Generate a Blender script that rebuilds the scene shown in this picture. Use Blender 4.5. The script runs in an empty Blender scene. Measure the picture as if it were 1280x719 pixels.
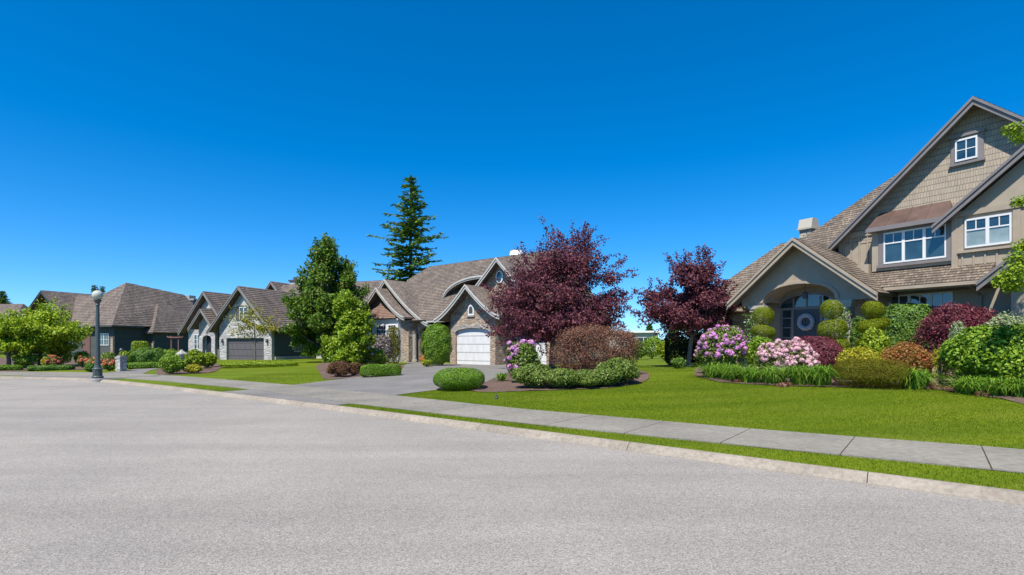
import bpy, math, random
import numpy as np
from mathutils import Vector, Matrix
from mathutils.geometry import tessellate_polygon, delaunay_2d_cdt
random.seed(7); rng = np.random.default_rng(11)
scene = bpy.context.scene
COL = scene.collection
R = math.radians

# ------------------------------------------------------------------ camera
FPX, CX, HY, EYE = 660.0, 640.0, 430.0, 1.6
cam_d = bpy.data.cameras.new('camera'); cam = bpy.data.objects.new('camera', cam_d); COL.objects.link(cam)
cam.location = (0, 0, EYE); cam.rotation_euler = (R(90), 0, 0)
cam_d.sensor_width = 36; cam_d.lens = 36*FPX/1280; cam_d.shift_y = (HY-359.5)/1280
cam_d.clip_start = .1; cam_d.clip_end = 3000
scene.camera = cam

# ------------------------------------------------------------------ helpers: objects
def tag(o, label=None, cat=None, group=None, kind=None):
    if label: o['label'] = label
    if cat: o['category'] = cat
    if group: o['group'] = group
    if kind: o['kind'] = kind
    return o
def empty(name, loc, rz=0, label=None, cat=None, group=None):
    o = bpy.data.objects.new(name, None); COL.objects.link(o)
    o.location = loc; o.rotation_euler = (0, 0, rz); o.empty_display_size = .2
    return tag(o, label, cat, group)
def link_mesh(name, me, mats, parent=None):
    o = bpy.data.objects.new(name, me); COL.objects.link(o)
    for m in (mats if isinstance(mats, (list, tuple)) else [mats]): me.materials.append(m)
    if parent: o.parent = parent
    return o

class MB:
    """collects polygons, builds ONE mesh object with metric UVs"""
    def __init__(s): s.v = []; s.f = []; s.m = []; s.uv = []; s.sm = []
    def poly(s, pts, mat=0, uv=None, smooth=False):
        i = len(s.v); s.v += [tuple(p) for p in pts]; s.f.append(list(range(i, i+len(pts)))); s.m.append(mat); s.uv.append(uv); s.sm.append(smooth)
    def box(s, x0, x1, y0, y1, z0, z1, mat=0):
        if x0 > x1: x0, x1 = x1, x0
        if y0 > y1: y0, y1 = y1, y0
        if z0 > z1: z0, z1 = z1, z0
        p = [(x0,y0,z0),(x1,y0,z0),(x1,y1,z0),(x0,y1,z0),(x0,y0,z1),(x1,y0,z1),(x1,y1,z1),(x0,y1,z1)]
        for q in ((0,3,2,1),(4,5,6,7),(0,1,5,4),(1,2,6,5),(2,3,7,6),(3,0,4,7)): s.poly([p[k] for k in q], mat)
    def prism(s, pl, y0, y1, mat=0, tess=True):
        """polygon pl in the (x,z) plane (counter-clockwise seen from -y) pushed from y0 back to y1"""
        a = sum(pl[i][0]*pl[(i+1)%len(pl)][1]-pl[(i+1)%len(pl)][0]*pl[i][1] for i in range(len(pl)))
        if a < 0: pl = pl[::-1]
        tris = tessellate_polygon([[Vector((x, z, 0)) for x, z in pl]])
        for t in tris:
            q = [pl[k] for k in t]
            ar = (q[1][0]-q[0][0])*(q[2][1]-q[0][1])-(q[2][0]-q[0][0])*(q[1][1]-q[0][1])
            if ar < 0: q = q[::-1]
            s.poly([(x, y0, z) for x, z in q], mat); s.poly([(x, y1, z) for x, z in q[::-1]], mat)
        for i in range(len(pl)):
            (xa, za), (xb, zb) = pl[i], pl[(i+1) % len(pl)]
            s.poly([(xa,y0,za),(xa,y1,za),(xb,y1,zb),(xb,y0,zb)], mat)
    def prismx(s, pl, x0, x1, mat=0):
        """polygon in (y,z) pushed along x"""
        n = len(pl)
        s.poly([(x0,y,z) for y,z in pl], mat); s.poly([(x1,y,z) for y,z in pl[::-1]], mat)
        for i in range(n):
            (ya,za),(yb,zb) = pl[i], pl[(i+1)%n]
            s.poly([(x0,ya,za),(x1,ya,za),(x1,yb,zb),(x0,yb,zb)], mat)
    def slab(s, pts, th, mat=0):
        P = [Vector(p) for p in pts]
        n = (P[1]-P[0]).cross(P[2]-P[0]).normalized()
        if n.z < 0: P = P[::-1]; n = -n
        Q = [p-n*th for p in P]
        s.poly(P, mat); s.poly(Q[::-1], mat)
        for i in range(len(P)):
            j = (i+1) % len(P); s.poly([P[i], Q[i], Q[j], P[j]], mat)
    def tube(s, pts, rad, n=6, mat=0, smooth=True):
        P = [Vector(p) for p in pts]; rings = []
        for i, p in enumerate(P):
            d = (P[min(i+1, len(P)-1)]-P[max(i-1, 0)])
            d = d.normalized() if d.length > 1e-6 else Vector((0,0,1))
            a = d.orthogonal().normalized() if abs(d.z) < .95 else (Vector((1,0,0))-d*d.x).normalized(); b = d.cross(a)
            r = rad[i] if isinstance(rad, (list, tuple)) else rad
            rings.append([p+(a*math.cos(t)+b*math.sin(t))*r for t in [2*math.pi*k/n for k in range(n)]])
        for i in range(len(P)-1):
            for k in range(n):
                l = (k+1) % n; s.poly([rings[i][k], rings[i][l], rings[i+1][l], rings[i+1][k]], mat, smooth=smooth)
        s.poly(rings[0][::-1], mat); s.poly(rings[-1], mat)
    def lathe(s, prof, c=(0,0,0), n=20, mat=0, smooth=True):
        rg = [[(c[0]+r*math.cos(2*math.pi*k/n), c[1]+r*math.sin(2*math.pi*k/n), c[2]+z) for k in range(n)] for r, z in prof]
        for i in range(len(rg)-1):
            for k in range(n):
                l = (k+1)%n; s.poly([rg[i][k], rg[i][l], rg[i+1][l], rg[i+1][k]], mat, smooth=smooth)
        s.poly(rg[0][::-1], mat); s.poly(rg[-1], mat)
    def shift(s, du): s.v = [(x+du, y, z) for x, y, z in s.v]; return s
    def build(s, name, mats, parent=None, dz=0.0):
        me = bpy.data.meshes.new(name)
        V = [(x, y, z+dz) for x, y, z in s.v]
        me.from_pydata(V, [], s.f); me.update()
        me.polygons.foreach_set('material_index', s.m)
        me.polygons.foreach_set('use_smooth', s.sm)
        uvl = me.uv_layers.new(name='UVMap'); dat = np.zeros(len(me.loops)*2, np.float32)
        k = 0
        for fi, f in enumerate(s.f):
            n = me.polygons[fi].normal
            if s.uv[fi] is not None: uvs = s.uv[fi]
            else:
                if abs(n.z) > .985: h = Vector((1,0,0))
                else: h = Vector((-n.y, n.x, 0)).normalized()
                t = n.cross(h)
                uvs = [(h.dot(Vector(s.v[i])), t.dot(Vector(s.v[i]))) for i in f]
            for a in uvs: dat[k] = a[0]; dat[k+1] = a[1]; k += 2
        uvl.data.foreach_set('uv', dat)
        return link_mesh(name, me, mats, parent)

def np_mesh(name, V, F, mats, parent=None, rnd=None, midx=None, smooth=False):
    """V (n,3) float, F (m,k) int -> mesh with optional per-face random value"""
    me = bpy.data.meshes.new(name); m, k = F.shape
    me.vertices.add(len(V)); me.vertices.foreach_set('co', np.ascontiguousarray(V, np.float32).ravel())
    me.loops.add(m*k); me.loops.foreach_set('vertex_index', np.ascontiguousarray(F, np.int32).ravel())
    me.polygons.add(m); me.polygons.foreach_set('loop_start', np.arange(0, m*k, k, dtype=np.int32))
    if midx is not None: me.polygons.foreach_set('material_index', np.asarray(midx, np.int32))
    me.polygons.foreach_set('use_smooth', np.full(m, smooth))
    if rnd is not None:
        at = me.attributes.new('rnd', 'FLOAT', 'FACE'); at.data.foreach_set('value', np.asarray(rnd, np.float32))
    me.update(calc_edges=True)
    return link_mesh(name, me, mats, parent)

# ------------------------------------------------------------------ helpers: materials
def mat(name):
    m = bpy.data.materials.new(name); m.use_nodes = True
    nt = m.node_tree; nt.nodes.clear()
    out = nt.nodes.new('ShaderNodeOutputMaterial'); b = nt.nodes.new('ShaderNodeBsdfPrincipled')
    nt.links.new(b.outputs[0], out.inputs[0])
    return m, nt, b, out
def nd(nt, t, **k):
    n = nt.nodes.new(t)
    for a, v in k.items():
        if a in n.inputs.keys() if hasattr(n.inputs, 'keys') else False: n.inputs[a].default_value = v
        else: setattr(n, a, v)
    return n
def c4(c): return (c[0], c[1], c[2], 1)
def ramp(nt, src, stops, interp='LINEAR'):
    r = nt.nodes.new('ShaderNodeValToRGB'); r.color_ramp.interpolation = interp
    while len(r.color_ramp.elements) < len(stops): r.color_ramp.elements.new(.5)
    for e, (p, c) in zip(r.color_ramp.elements, stops): e.position = p; e.color = c4(c)
    nt.links.new(src, r.inputs[0]); return r.outputs[0]
def noise(nt, vec, scale, detail=4, rough=.6):
    n = nt.nodes.new('ShaderNodeTexNoise'); n.inputs['Scale'].default_value = scale; n.inputs['Detail'].default_value = detail; n.inputs['Roughness'].default_value = rough
    if vec is not None: nt.links.new(vec, n.inputs['Vector'])
    return n.outputs[0]
def mix(nt, a, b, f, mode='MIX'):
    n = nt.nodes.new('ShaderNodeMix'); n.data_type = 'RGBA'; n.blend_type = mode
    for s, i in ((a, 6), (b, 7)):
        if isinstance(s, (tuple, list)): n.inputs[i].default_value = c4(s)
        else: nt.links.new(s, n.inputs[i])
    if isinstance(f, (int, float)): n.inputs[0].default_value = f
    else: nt.links.new(f, n.inputs[0])
    return n.outputs[2]
def math_(nt, op, a, b=None):
    n = nt.nodes.new('ShaderNodeMath'); n.operation = op
    for s, i in ((a, 0), (b, 1)):
        if s is None: continue
        if isinstance(s, (int, float)): n.inputs[i].default_value = s
        else: nt.links.new(s, n.inputs[i])
    return n.outputs[0]
def bump(nt, b, h, strength=.3, dist=.02):
    n = nt.nodes.new('ShaderNodeBump'); n.inputs['Strength'].default_value = strength; n.inputs['Distance'].default_value = dist
    nt.links.new(h, n.inputs['Height']); nt.links.new(n.outputs[0], b.inputs['Normal'])
def coords(nt, kind='Object', scale=None):
    t = nt.nodes.new('ShaderNodeTexCoord'); o = t.outputs[kind]
    if scale:
        m = nt.nodes.new('ShaderNodeMapping'); m.inputs['Scale'].default_value = scale; nt.links.new(o, m.inputs[0]); o = m.outputs[0]
    return o

def paint(name, c, rough=.55, var=.12, sc=3.0, bmp=.08):
    m, nt, b, _ = mat(name); co = coords(nt)
    n = noise(nt, co, sc, 6); n2 = noise(nt, co, sc*14, 3)
    col = ramp(nt, n, [(.25, [x*(1-var) for x in c]), (.75, [min(1, x*(1+var)) for x in c])])
    nt.links.new(col, b.inputs['Base Color']); b.inputs['Roughness'].default_value = rough
    bump(nt, b, n2, bmp, .01); return m
def shake_mat(name, c1, c2, row=.2, w=.16):
    m, nt, b, _ = mat(name); uv = coords(nt, 'UV')
    br = nt.nodes.new('ShaderNodeTexBrick'); nt.links.new(uv, br.inputs['Vector'])
    br.inputs['Scale'].default_value = 1; br.inputs['Brick Width'].default_value = w; br.inputs['Row Height'].default_value = row
    br.inputs['Mortar Size'].default_value = .008; br.inputs['Mortar Smooth'].default_value = .3; br.offset = .43; br.offset_frequency = 2; br.squash = .7; br.squash_frequency = 3
    br.inputs['Color1'].default_value = c4(c1); br.inputs['Color2'].default_value = c4(c2); br.inputs['Mortar'].default_value = c4([x*.35 for x in c1])
    n = noise(nt, coords(nt, 'UV', (1.1, .5, 1)), .9, 5)
    col = mix(nt, br.outputs[0], ramp(nt, n, [(.3, (.55,.52,.5)), (.7, (1.25,1.2,1.15))]), .75, 'MULTIPLY')
    n2 = noise(nt, coords(nt, 'UV', (30, 3, 1)), 1.0, 4)
    col = mix(nt, col, ramp(nt, n2, [(.3, (.6,.6,.6)), (.7, (1.3,1.3,1.3))]), .8, 'MULTIPLY')
    nt.links.new(col, b.inputs['Base Color']); b.inputs['Roughness'].default_value = .85
    h = math_(nt, 'ADD', math_(nt, 'MULTIPLY', br.outputs[1], -1.0), math_(nt, 'MULTIPLY', n2, .6))
    bump(nt, b, h, .6, .03); return m
def siding_mat(name, c, row=.2, w=.35, mortar=.006, var=.2):
    m, nt, b, _ = mat(name); uv = coords(nt, 'UV')
    br = nt.nodes.new('ShaderNodeTexBrick'); nt.links.new(uv, br.inputs['Vector'])
    br.inputs['Scale'].default_value = 1; br.inputs['Brick Width'].default_value = w; br.inputs['Row Height'].default_value = row
    br.inputs['Mortar Size'].default_value = mortar; br.inputs['Mortar Smooth'].default_value = .1; br.offset = .37; br.squash = .8; br.squash_frequency = 3
    br.inputs['Color1'].default_value = c4([x*(1-var*.5) for x in c]); br.inputs['Color2'].default_value = c4([x*(1+var*.5) for x in c]); br.inputs['Mortar'].default_value = c4([x*.75 for x in c])
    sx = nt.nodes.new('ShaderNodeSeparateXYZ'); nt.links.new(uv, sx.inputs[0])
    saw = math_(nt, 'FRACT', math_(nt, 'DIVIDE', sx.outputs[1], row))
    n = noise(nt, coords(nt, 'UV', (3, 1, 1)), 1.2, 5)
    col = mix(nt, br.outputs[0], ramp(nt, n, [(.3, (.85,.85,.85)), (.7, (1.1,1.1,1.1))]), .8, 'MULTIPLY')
    col = mix(nt, col, ramp(nt, saw, [(0, (.5,.5,.5)), (.09, (.62,.62,.62)), (.13, (1,1,1))]), .8, 'MULTIPLY')      # joint line under each butt edge, its gap shadow painted into the colour
    nt.links.new(col, b.inputs['Base Color']); b.inputs['Roughness'].default_value = .75
    h = math_(nt, 'ADD', math_(nt, 'MULTIPLY', saw, -1.0), math_(nt, 'MULTIPLY', br.outputs[1], -.5))
    bump(nt, b, h, .9, .03); return m
def stone_mat(name, cols, sc=(3.2, 6.0, 1), mortar=(.3,.27,.23)):
    m, nt, b, _ = mat(name); uv = coords(nt, 'UV', sc)
    v = nt.nodes.new('ShaderNodeTexVoronoi'); v.inputs['Randomness'].default_value = .75; nt.links.new(uv, v.inputs['Vector']); v.inputs['Scale'].default_value = 1
    e = nt.nodes.new('ShaderNodeTexVoronoi'); e.feature = 'DISTANCE_TO_EDGE'; e.inputs['Randomness'].default_value = .75; nt.links.new(uv, e.inputs['Vector']); e.inputs['Scale'].default_value = 1
    sx = nt.nodes.new('ShaderNodeSeparateColor'); nt.links.new(v.outputs['Color'], sx.inputs[0])
    col = ramp(nt, sx.outputs[0], [(i/(len(cols)-1), c) for i, c in enumerate(cols)])
    n = noise(nt, coords(nt, 'UV'), 12, 5)
    col = mix(nt, col, ramp(nt, n, [(.3, (.7,.7,.7)), (.7, (1.2,1.2,1.2))]), .8, 'MULTIPLY')
    ed = ramp(nt, e.outputs['Distance'], [(.02, (0,0,0)), (.09, (1,1,1))])
    col = mix(nt, mortar, col, ed)
    nt.links.new(col, b.inputs['Base Color']); b.inputs['Roughness'].default_value = .9
    bump(nt, b, math_(nt, 'ADD', ed, math_(nt, 'MULTIPLY', n, .6)), .8, .04); return m
def glass_mat(name, c=(.012,.025,.032), var=(.03,.06,.07)):
    m, nt, b, _ = mat(name)
    n = noise(nt, coords(nt), 1.3, 3)
    nt.links.new(ramp(nt, n, [(.4, c), (.65, var)]), b.inputs['Base Color'])
    b.inputs['Roughness'].default_value = .03; b.inputs['IOR'].default_value = 1.9
    bump(nt, b, noise(nt, coords(nt), .9, 1), .03, .05); return m
def leaf_mat(name, cols, tr=.3, rough=.5, spec=.3):
    m, nt, b, out = mat(name)
    a = nt.nodes.new('ShaderNodeAttribute'); a.attribute_name = 'rnd'
    col = ramp(nt, a.outputs['Fac'], [(i/(len(cols)-1), c) for i, c in enumerate(cols)])
    nt.links.new(col, b.inputs['Base Color']); b.inputs['Roughness'].default_value = rough
    b.inputs['Specular IOR Level'].default_value = spec
    t = nt.nodes.new('ShaderNodeBsdfTranslucent'); nt.links.new(col, t.inputs[0])
    mx = nt.nodes.new('ShaderNodeMixShader'); mx.inputs[0].default_value = tr
    nt.links.new(b.outputs[0], mx.inputs[1]); nt.links.new(t.outputs[0], mx.inputs[2]); nt.links.new(mx.outputs[0], out.inputs[0])
    return m
def ground_mat(name, cols, sc, bs=.4, bd=.02, big=.25, rough=.9, fine=None):
    m, nt, b, _ = mat(name); co = coords(nt)
    n = noise(nt, co, sc, 6, .7); g = noise(nt, co, big, 4)
    col = ramp(nt, n, [(.25+.5*i/(len(cols)-1), c) for i, c in enumerate(cols)])
    col = mix(nt, col, ramp(nt, g, [(.3, (.8,.8,.8)), (.7, (1.15,1.15,1.15))]), 1.0, 'MULTIPLY')
    nt.links.new(col, b.inputs['Base Color']); b.inputs['Roughness'].default_value = rough
    b.inputs['Specular IOR Level'].default_value = .2
    bump(nt, b, n, bs, bd); return m

M = {}
def road_mat():
    m, nt, b, _ = mat('road_aggregate'); co = coords(nt)
    v = nt.nodes.new('ShaderNodeTexVoronoi'); v.inputs['Scale'].default_value = 105; nt.links.new(co, v.inputs['Vector'])
    s = nt.nodes.new('ShaderNodeSeparateColor'); nt.links.new(v.outputs['Color'], s.inputs[0])
    col = ramp(nt, s.outputs[0], [(0, (.155,.142,.124)), (.3, (.242,.221,.194)), (.65, (.287,.263,.231)), (1, (.376,.347,.307))])
    n = noise(nt, co, 70, 5, .75)
    col = mix(nt, col, ramp(nt, n, [(.32, (.8,.8,.8)), (.68, (1.2,1.2,1.2))]), .8, 'MULTIPLY')
    g = noise(nt, coords(nt, 'Object', (1, 1, 1)), .35, 5, .6)
    col = mix(nt, col, ramp(nt, g, [(.3, (.86,.86,.87)), (.7, (1.12,1.1,1.08))]), .9, 'MULTIPLY')
    # long faint wheel streaks running with the kerb
    mp = nt.nodes.new('ShaderNodeMapping'); mp.inputs['Rotation'].default_value = (0, 0, R(39)); mp.inputs['Scale'].default_value = (.06, 1.0, 1); nt.links.new(co, mp.inputs[0])
    w = noise(nt, mp.outputs[0], 1.1, 4)
    col = mix(nt, col, ramp(nt, w, [(.35, (.9,.895,.89)), (.65, (1.08,1.075,1.07))]), 1.0, 'MULTIPLY')
    nt.links.new(col, b.inputs['Base Color']); b.inputs['Roughness'].default_value = .85; b.inputs['Specular IOR Level'].default_value = .25
    bump(nt, b, math_(nt, 'ADD', v.outputs['Distance'], n), .35, .008); return m
M['road'] = road_mat()
def turf(name, cols):
    m, nt, b, _ = mat(name); co = coords(nt)
    n = noise(nt, co, 9, 6, .7); col = ramp(nt, n, [(.3, cols[0]), (.5, cols[1]), (.7, cols[2])])
    mp = nt.nodes.new('ShaderNodeMapping'); mp.inputs['Rotation'].default_value = (0, 0, R(8)); mp.inputs['Scale'].default_value = (.12, .8, 1); nt.links.new(co, mp.inputs[0])
    col = mix(nt, col, ramp(nt, noise(nt, mp.outputs[0], 1.2, 5), [(.32, (.74,.8,.8)), (.68, (1.25,1.18,1.1))]), 1.0, 'MULTIPLY')
    d = ramp(nt, noise(nt, co, .55, 6, .7), [(.52, (0,0,0)), (.72, (1,1,1))]); col = mix(nt, col, (.19,.19,.03), math_(nt, 'MULTIPLY', d, .35))
    nt.links.new(col, b.inputs['Base Color']); b.inputs['Roughness'].default_value = .9; b.inputs['Specular IOR Level'].default_value = .1
    bump(nt, b, n, .4, .02); return m
M['grass'] = turf('lawn_turf', [(.07,.105,.004), (.1,.14,.005), (.125,.165,.007)])
M['blade'] = leaf_mat('grass_blade', [(.07,.122,.006), (.115,.178,.008), (.155,.212,.01), (.215,.235,.04)], .35, .6, .1)
M['field'] = ground_mat('field', [(.05,.1,.01), (.09,.15,.015)], 2, .3, .03, .05)
M['mulch'] = ground_mat('bark_mulch', [(.05,.032,.024), (.13,.085,.065), (.24,.165,.13)], 24, .9, .04, .7)
M['kerb'] = ground_mat('kerb_concrete', [(.17,.143,.114), (.27,.23,.185), (.34,.295,.24)], 16, .3, .01, .9)
M['walk'] = ground_mat('pavement_concrete', [(.15,.137,.112), (.215,.197,.163), (.265,.243,.203)], 10, .2, .008, .6)
M['drive'] = ground_mat('driveway_concrete', [(.125,.116,.107), (.175,.163,.15), (.22,.206,.19)], 14, .3, .008, .5)
M['path'] = ground_mat('path_stone', [(.2,.2,.19), (.35,.34,.32)], 5, .4, .01, .7)
M['shake1'] = shake_mat('cedar_shakes_warm', (.13,.102,.076), (.245,.198,.15), .17, .15)
M['shake2'] = shake_mat('cedar_shakes_grey', (.14,.113,.092), (.235,.19,.155), .2, .18)
M['shake3'] = shake_mat('cedar_shakes_brown', (.13,.104,.088), (.21,.168,.142), .24, .22)
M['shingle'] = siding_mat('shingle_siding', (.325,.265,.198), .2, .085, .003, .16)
M['batten'] = paint('board_siding_taupe', (.33,.275,.205), .7)
M['trim'] = paint('trim_mauve_grey', (.185,.162,.155), .5)
M['trimlight'] = paint('trim_taupe', (.345,.278,.205), .55)
M['soffit'] = paint('soffit_taupe', (.2,.17,.135), .7)
M['white'] = paint('white_paint', (.66,.66,.65), .4, .04)
M['cream'] = paint('cream_paint', (.4,.36,.29), .5, .06)
M['grey_door'] = paint('charcoal_door', (.045,.045,.055), .4)
M['copper'] = paint('aged_copper', (.105,.064,.05), .45, .35, 2.2)
M['glass'] = glass_mat('window_glass')
M['blind'] = glass_mat('glass_over_blind', (.2,.25,.23), (.3,.36,.34))
M['door_dark'] = paint('door_blackened', (.03,.032,.04), .35)
M['wreath'] = paint('wreath_grey', (.36,.38,.41), .8, .25, 30, .8)
M['stonecol'] = stone_mat('column_stone', [(.3,.27,.24), (.42,.38,.33), (.25,.23,.22)])
M['stone2'] = stone_mat('tan_ledgestone', [(.2,.135,.09), (.37,.26,.17), (.28,.2,.145), (.46,.35,.24)], (2.6, 5.5, 1))
M['stone3'] = stone_mat('pale_grey_stone', [(.34,.325,.31), (.45,.43,.405), (.29,.28,.275), (.5,.475,.445)], (1.8, 3.4, 1), (.42,.41,.4))
M['stone_pillar'] = stone_mat('pillar_stone', [(.4,.38,.35), (.52,.49,.45), (.33,.31,.3)], (4, 6, 1))
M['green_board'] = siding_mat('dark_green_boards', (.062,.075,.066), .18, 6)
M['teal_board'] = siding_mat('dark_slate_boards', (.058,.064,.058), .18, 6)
M['greywood'] = paint('grey_timber', (.2,.19,.18), .6)
M['darktrim'] = paint('dark_trim', (.06,.06,.062), .5)
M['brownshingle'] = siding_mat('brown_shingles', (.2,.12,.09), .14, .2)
M['pale_trim'] = paint('pale_grey_trim', (.44,.42,.38), .5)
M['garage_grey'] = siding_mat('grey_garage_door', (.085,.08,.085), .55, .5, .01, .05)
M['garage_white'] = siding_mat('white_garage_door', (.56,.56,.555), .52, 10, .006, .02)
M['bark'] = ground_mat('tree_bark', [(.06,.05,.042), (.14,.12,.1), (.2,.17,.145)], 18, .8, .03, 2)
M['bark_pale'] = ground_mat('pale_bark', [(.14,.125,.11), (.26,.24,.215)], 18, .6, .03, 2)
M['lamp_metal'] = paint('lamp_green_grey', (.055,.07,.068), .4)
M['concrete'] = paint('concrete_pale', (.3,.285,.26), .8, .2, 8, .3)
M['globe'] = paint('opal_globe', (.44,.45,.38), .2, .03)
M['chim_white'] = paint('chimney_render_white', (.7,.7,.7), .6)
M['chim_tan'] = stone_mat('chimney_stone_tan', [(.4,.35,.27), (.5,.44,.35), (.34,.3,.24)], (3, 5, 1))
M['blue_jug'] = paint('pale_blue_plastic', (.2,.33,.5), .35)
M['orange'] = paint('terracotta_orange', (.5,.14,.03), .6)
M['flag'] = paint('red_timber', (.16,.07,.06), .6)
# ------------------------------------------------------------------ terrain and street
def ray(px, py): return (px-CX)/FPX, (HY-py)/FPX            # X/Y and (Z-eye)/Y
def flat(px, py, z):
    kx, kz = ray(px, py); d = (z-EYE)/kz; return (kx*d, d)
def catmull(P, n=8):
    out = []
    for i in range(len(P)-1):
        p0 = P[max(i-1,0)]; p1 = P[i]; p2 = P[i+1]; p3 = P[min(i+2,len(P)-1)]
        for k in range(n):
            t = k/n
            out.append(tuple(.5*((2*b)+(-a+c)*t+(2*a-5*b+4*c-d)*t*t+(-a+3*b-3*c+d)*t**3) for a,b,c,d in zip(p0,p1,p2,p3)))
    return out+[P[-1]]
kerb_px = [(1280,632),(640,544),(330,502.4),(130,478.2)]
KP = [flat(x, y, 0) for x, y in kerb_px]
# smooth straight run then a gentle left bend past the street lamp
ex = np.array(KP[0])-np.array(KP[1]); ex = ex/np.hypot(*ex)
KP = [tuple(np.array(KP[0])+ex*60), tuple(np.array(KP[0])+ex*20), tuple(np.array(KP[0])+ex*7)]+KP
x0, y0 = KP[-1]; ang = math.atan2(y0-KP[-2][1], x0-KP[-2][0])
for L, da in ((5,14),(6,12),(8,9),(12,5),(30,4),(60,2)):
    ang += R(da); x0 += L*math.cos(ang); y0 += L*math.sin(ang); KP.append((x0, y0))
KERB = np.array(catmull(KP, 10))
seg = np.diff(KERB, axis=0); sl = np.hypot(seg[:,0], seg[:,1]); ARC = np.concatenate([[0], np.cumsum(sl)])
i0 = np.argmin(np.hypot(KERB[:,0]-0, KERB[:,1]-9.26)); ARC = ARC-ARC[i0]        # s=0 straight ahead of the camera, growing to the left
tan = np.gradient(KERB, axis=0); tan /= np.hypot(tan[:,0], tan[:,1])[:,None]; NRM = np.stack([tan[:,1], -tan[:,0]], 1)   # to the house side
def kp(s, sd=0.0):
    x = np.interp(s, ARC, KERB[:,0]); y = np.interp(s, ARC, KERB[:,1]); nx = np.interp(s, ARC, NRM[:,0]); ny = np.interp(s, ARC, NRM[:,1])
    l = np.hypot(nx, ny); return x+nx/l*sd, y+ny/l*sd
def s_sd(x, y):
    x = np.atleast_1d(np.asarray(x, float)); y = np.atleast_1d(np.asarray(y, float)); best = np.full(x.shape, 1e18); S = np.zeros_like(x); D = np.zeros_like(x)
    for i in range(len(seg)):
        dx = x-KERB[i,0]; dy = y-KERB[i,1]
        t = np.clip((dx*seg[i,0]+dy*seg[i,1])/sl[i]**2, 0, 1)
        ex = dx-t*seg[i,0]; ey = dy-t*seg[i,1]; q = ex*ex+ey*ey; b = q < best
        sg = np.sign(ex*seg[i,1]-ey*seg[i,0])
        best = np.where(b, q, best); S = np.where(b, ARC[i]+t*sl[i], S); D = np.where(b, sg*np.sqrt(q), D)
    return S, D
def ss(a, b, x):
    t = np.clip((x-a)/(b-a), 0, 1); return t*t*(3-2*t)
def amp(s): return .44-.24*ss(1, 16, s)-.1*ss(22, 38, s)
def tz_s(s, sd): return .1+amp(s)*ss(2.0, 13.0, sd)
def tz(x, y):
    s, d = s_sd(x, y); r = tz_s(s, d); return r if r.size > 1 else float(r[0])
def G(px, py):
    """point of the terrain seen at photo pixel (px, py)"""
    z = .2
    for _ in range(14):
        x, y = flat(px, py, z); z = .5*z+.5*tz(x, y)
    return x, y, tz(x, y)

# world plane, road, lawn
g = MB(); g.poly([(-900,-900,-.06),(900,-900,-.06),(900,1500,-.06),(-900,1500,-.06)])
tag(g.build('ground', M['field']), kind='structure')
r = MB()
ss_ = np.linspace(ARC[0], ARC[-1], 150)
kx, ky = kp(ss_, .06)
bx, by = kp(ss_, -10.5)
for i in range(len(ss_)-1):
    r.poly([(bx[i],by[i],0),(kx[i],ky[i],0),(kx[i+1],ky[i+1],0),(bx[i+1],by[i+1],0)][::-1] if False else [(kx[i],ky[i],0),(kx[i+1],ky[i+1],0),(bx[i+1],by[i+1],0),(bx[i],by[i],0)])
tag(r.build('road', M['road']), kind='structure')
offs = np.concatenate([[.15], np.arange(.6, 15, .45), np.arange(15, 60, 4), [70, 100, 160, 300]])
sv = np.concatenate([np.arange(ARC[0], -14, 4), np.arange(-14, 45, .6), np.arange(45, ARC[-1], 5)])
SS, OO = np.meshgrid(sv, offs, indexing='ij'); X, Y = kp(SS.ravel(), OO.ravel()); Z = tz_s(SS.ravel(), OO.ravel())
Z = np.where(OO.ravel() < .3, .098, Z)
ni, nj = SS.shape; idx = np.arange(ni*nj).reshape(ni, nj)
F = np.stack([idx[:-1,:-1], idx[:-1,1:], idx[1:,1:], idx[1:,:-1]], -1).reshape(-1, 4)[:, ::-1]
tag(np_mesh('lawn', np.stack([X, Y, Z], 1), F, M['grass'], smooth=True), kind='structure')

# kerb: rolled profile in 3 m lengths with open joints
kb = MB(); prof = [(0,-.03),(.0,.004),(.035,.05),(.075,.09),(.12,.106),(.17,.108),(.17,-.03)]
s = ARC[0]+31.3
while s < ARC[-1]-30:
    a = s; b = s+2.99; n = 4
    for k in range(n):
        q = [a+(b-a)*k/n, a+(b-a)*(k+1)/n]
        for (o1, z1), (o2, z2) in zip(prof[:-1], prof[1:]):
            A = kp(q[0], o1); B = kp(q[0], o2); C_ = kp(q[1], o2); D = kp(q[1], o1)
            kb.poly([(A[0],A[1],z1),(D[0],D[1],z1),(C_[0],C_[1],z2),(B[0],B[1],z2)], smooth=True)
    for q, rev in ((a, 1), (b, 0)):
        p = [(*kp(q, o), z) for o, z in prof]; p = [(float(u), float(v), w) for u, v, w in p]
        kb.poly(p[::-1] if rev else p)
    s += 3.0
tag(kb.build('kerb', M['kerb']), kind='structure')

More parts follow.
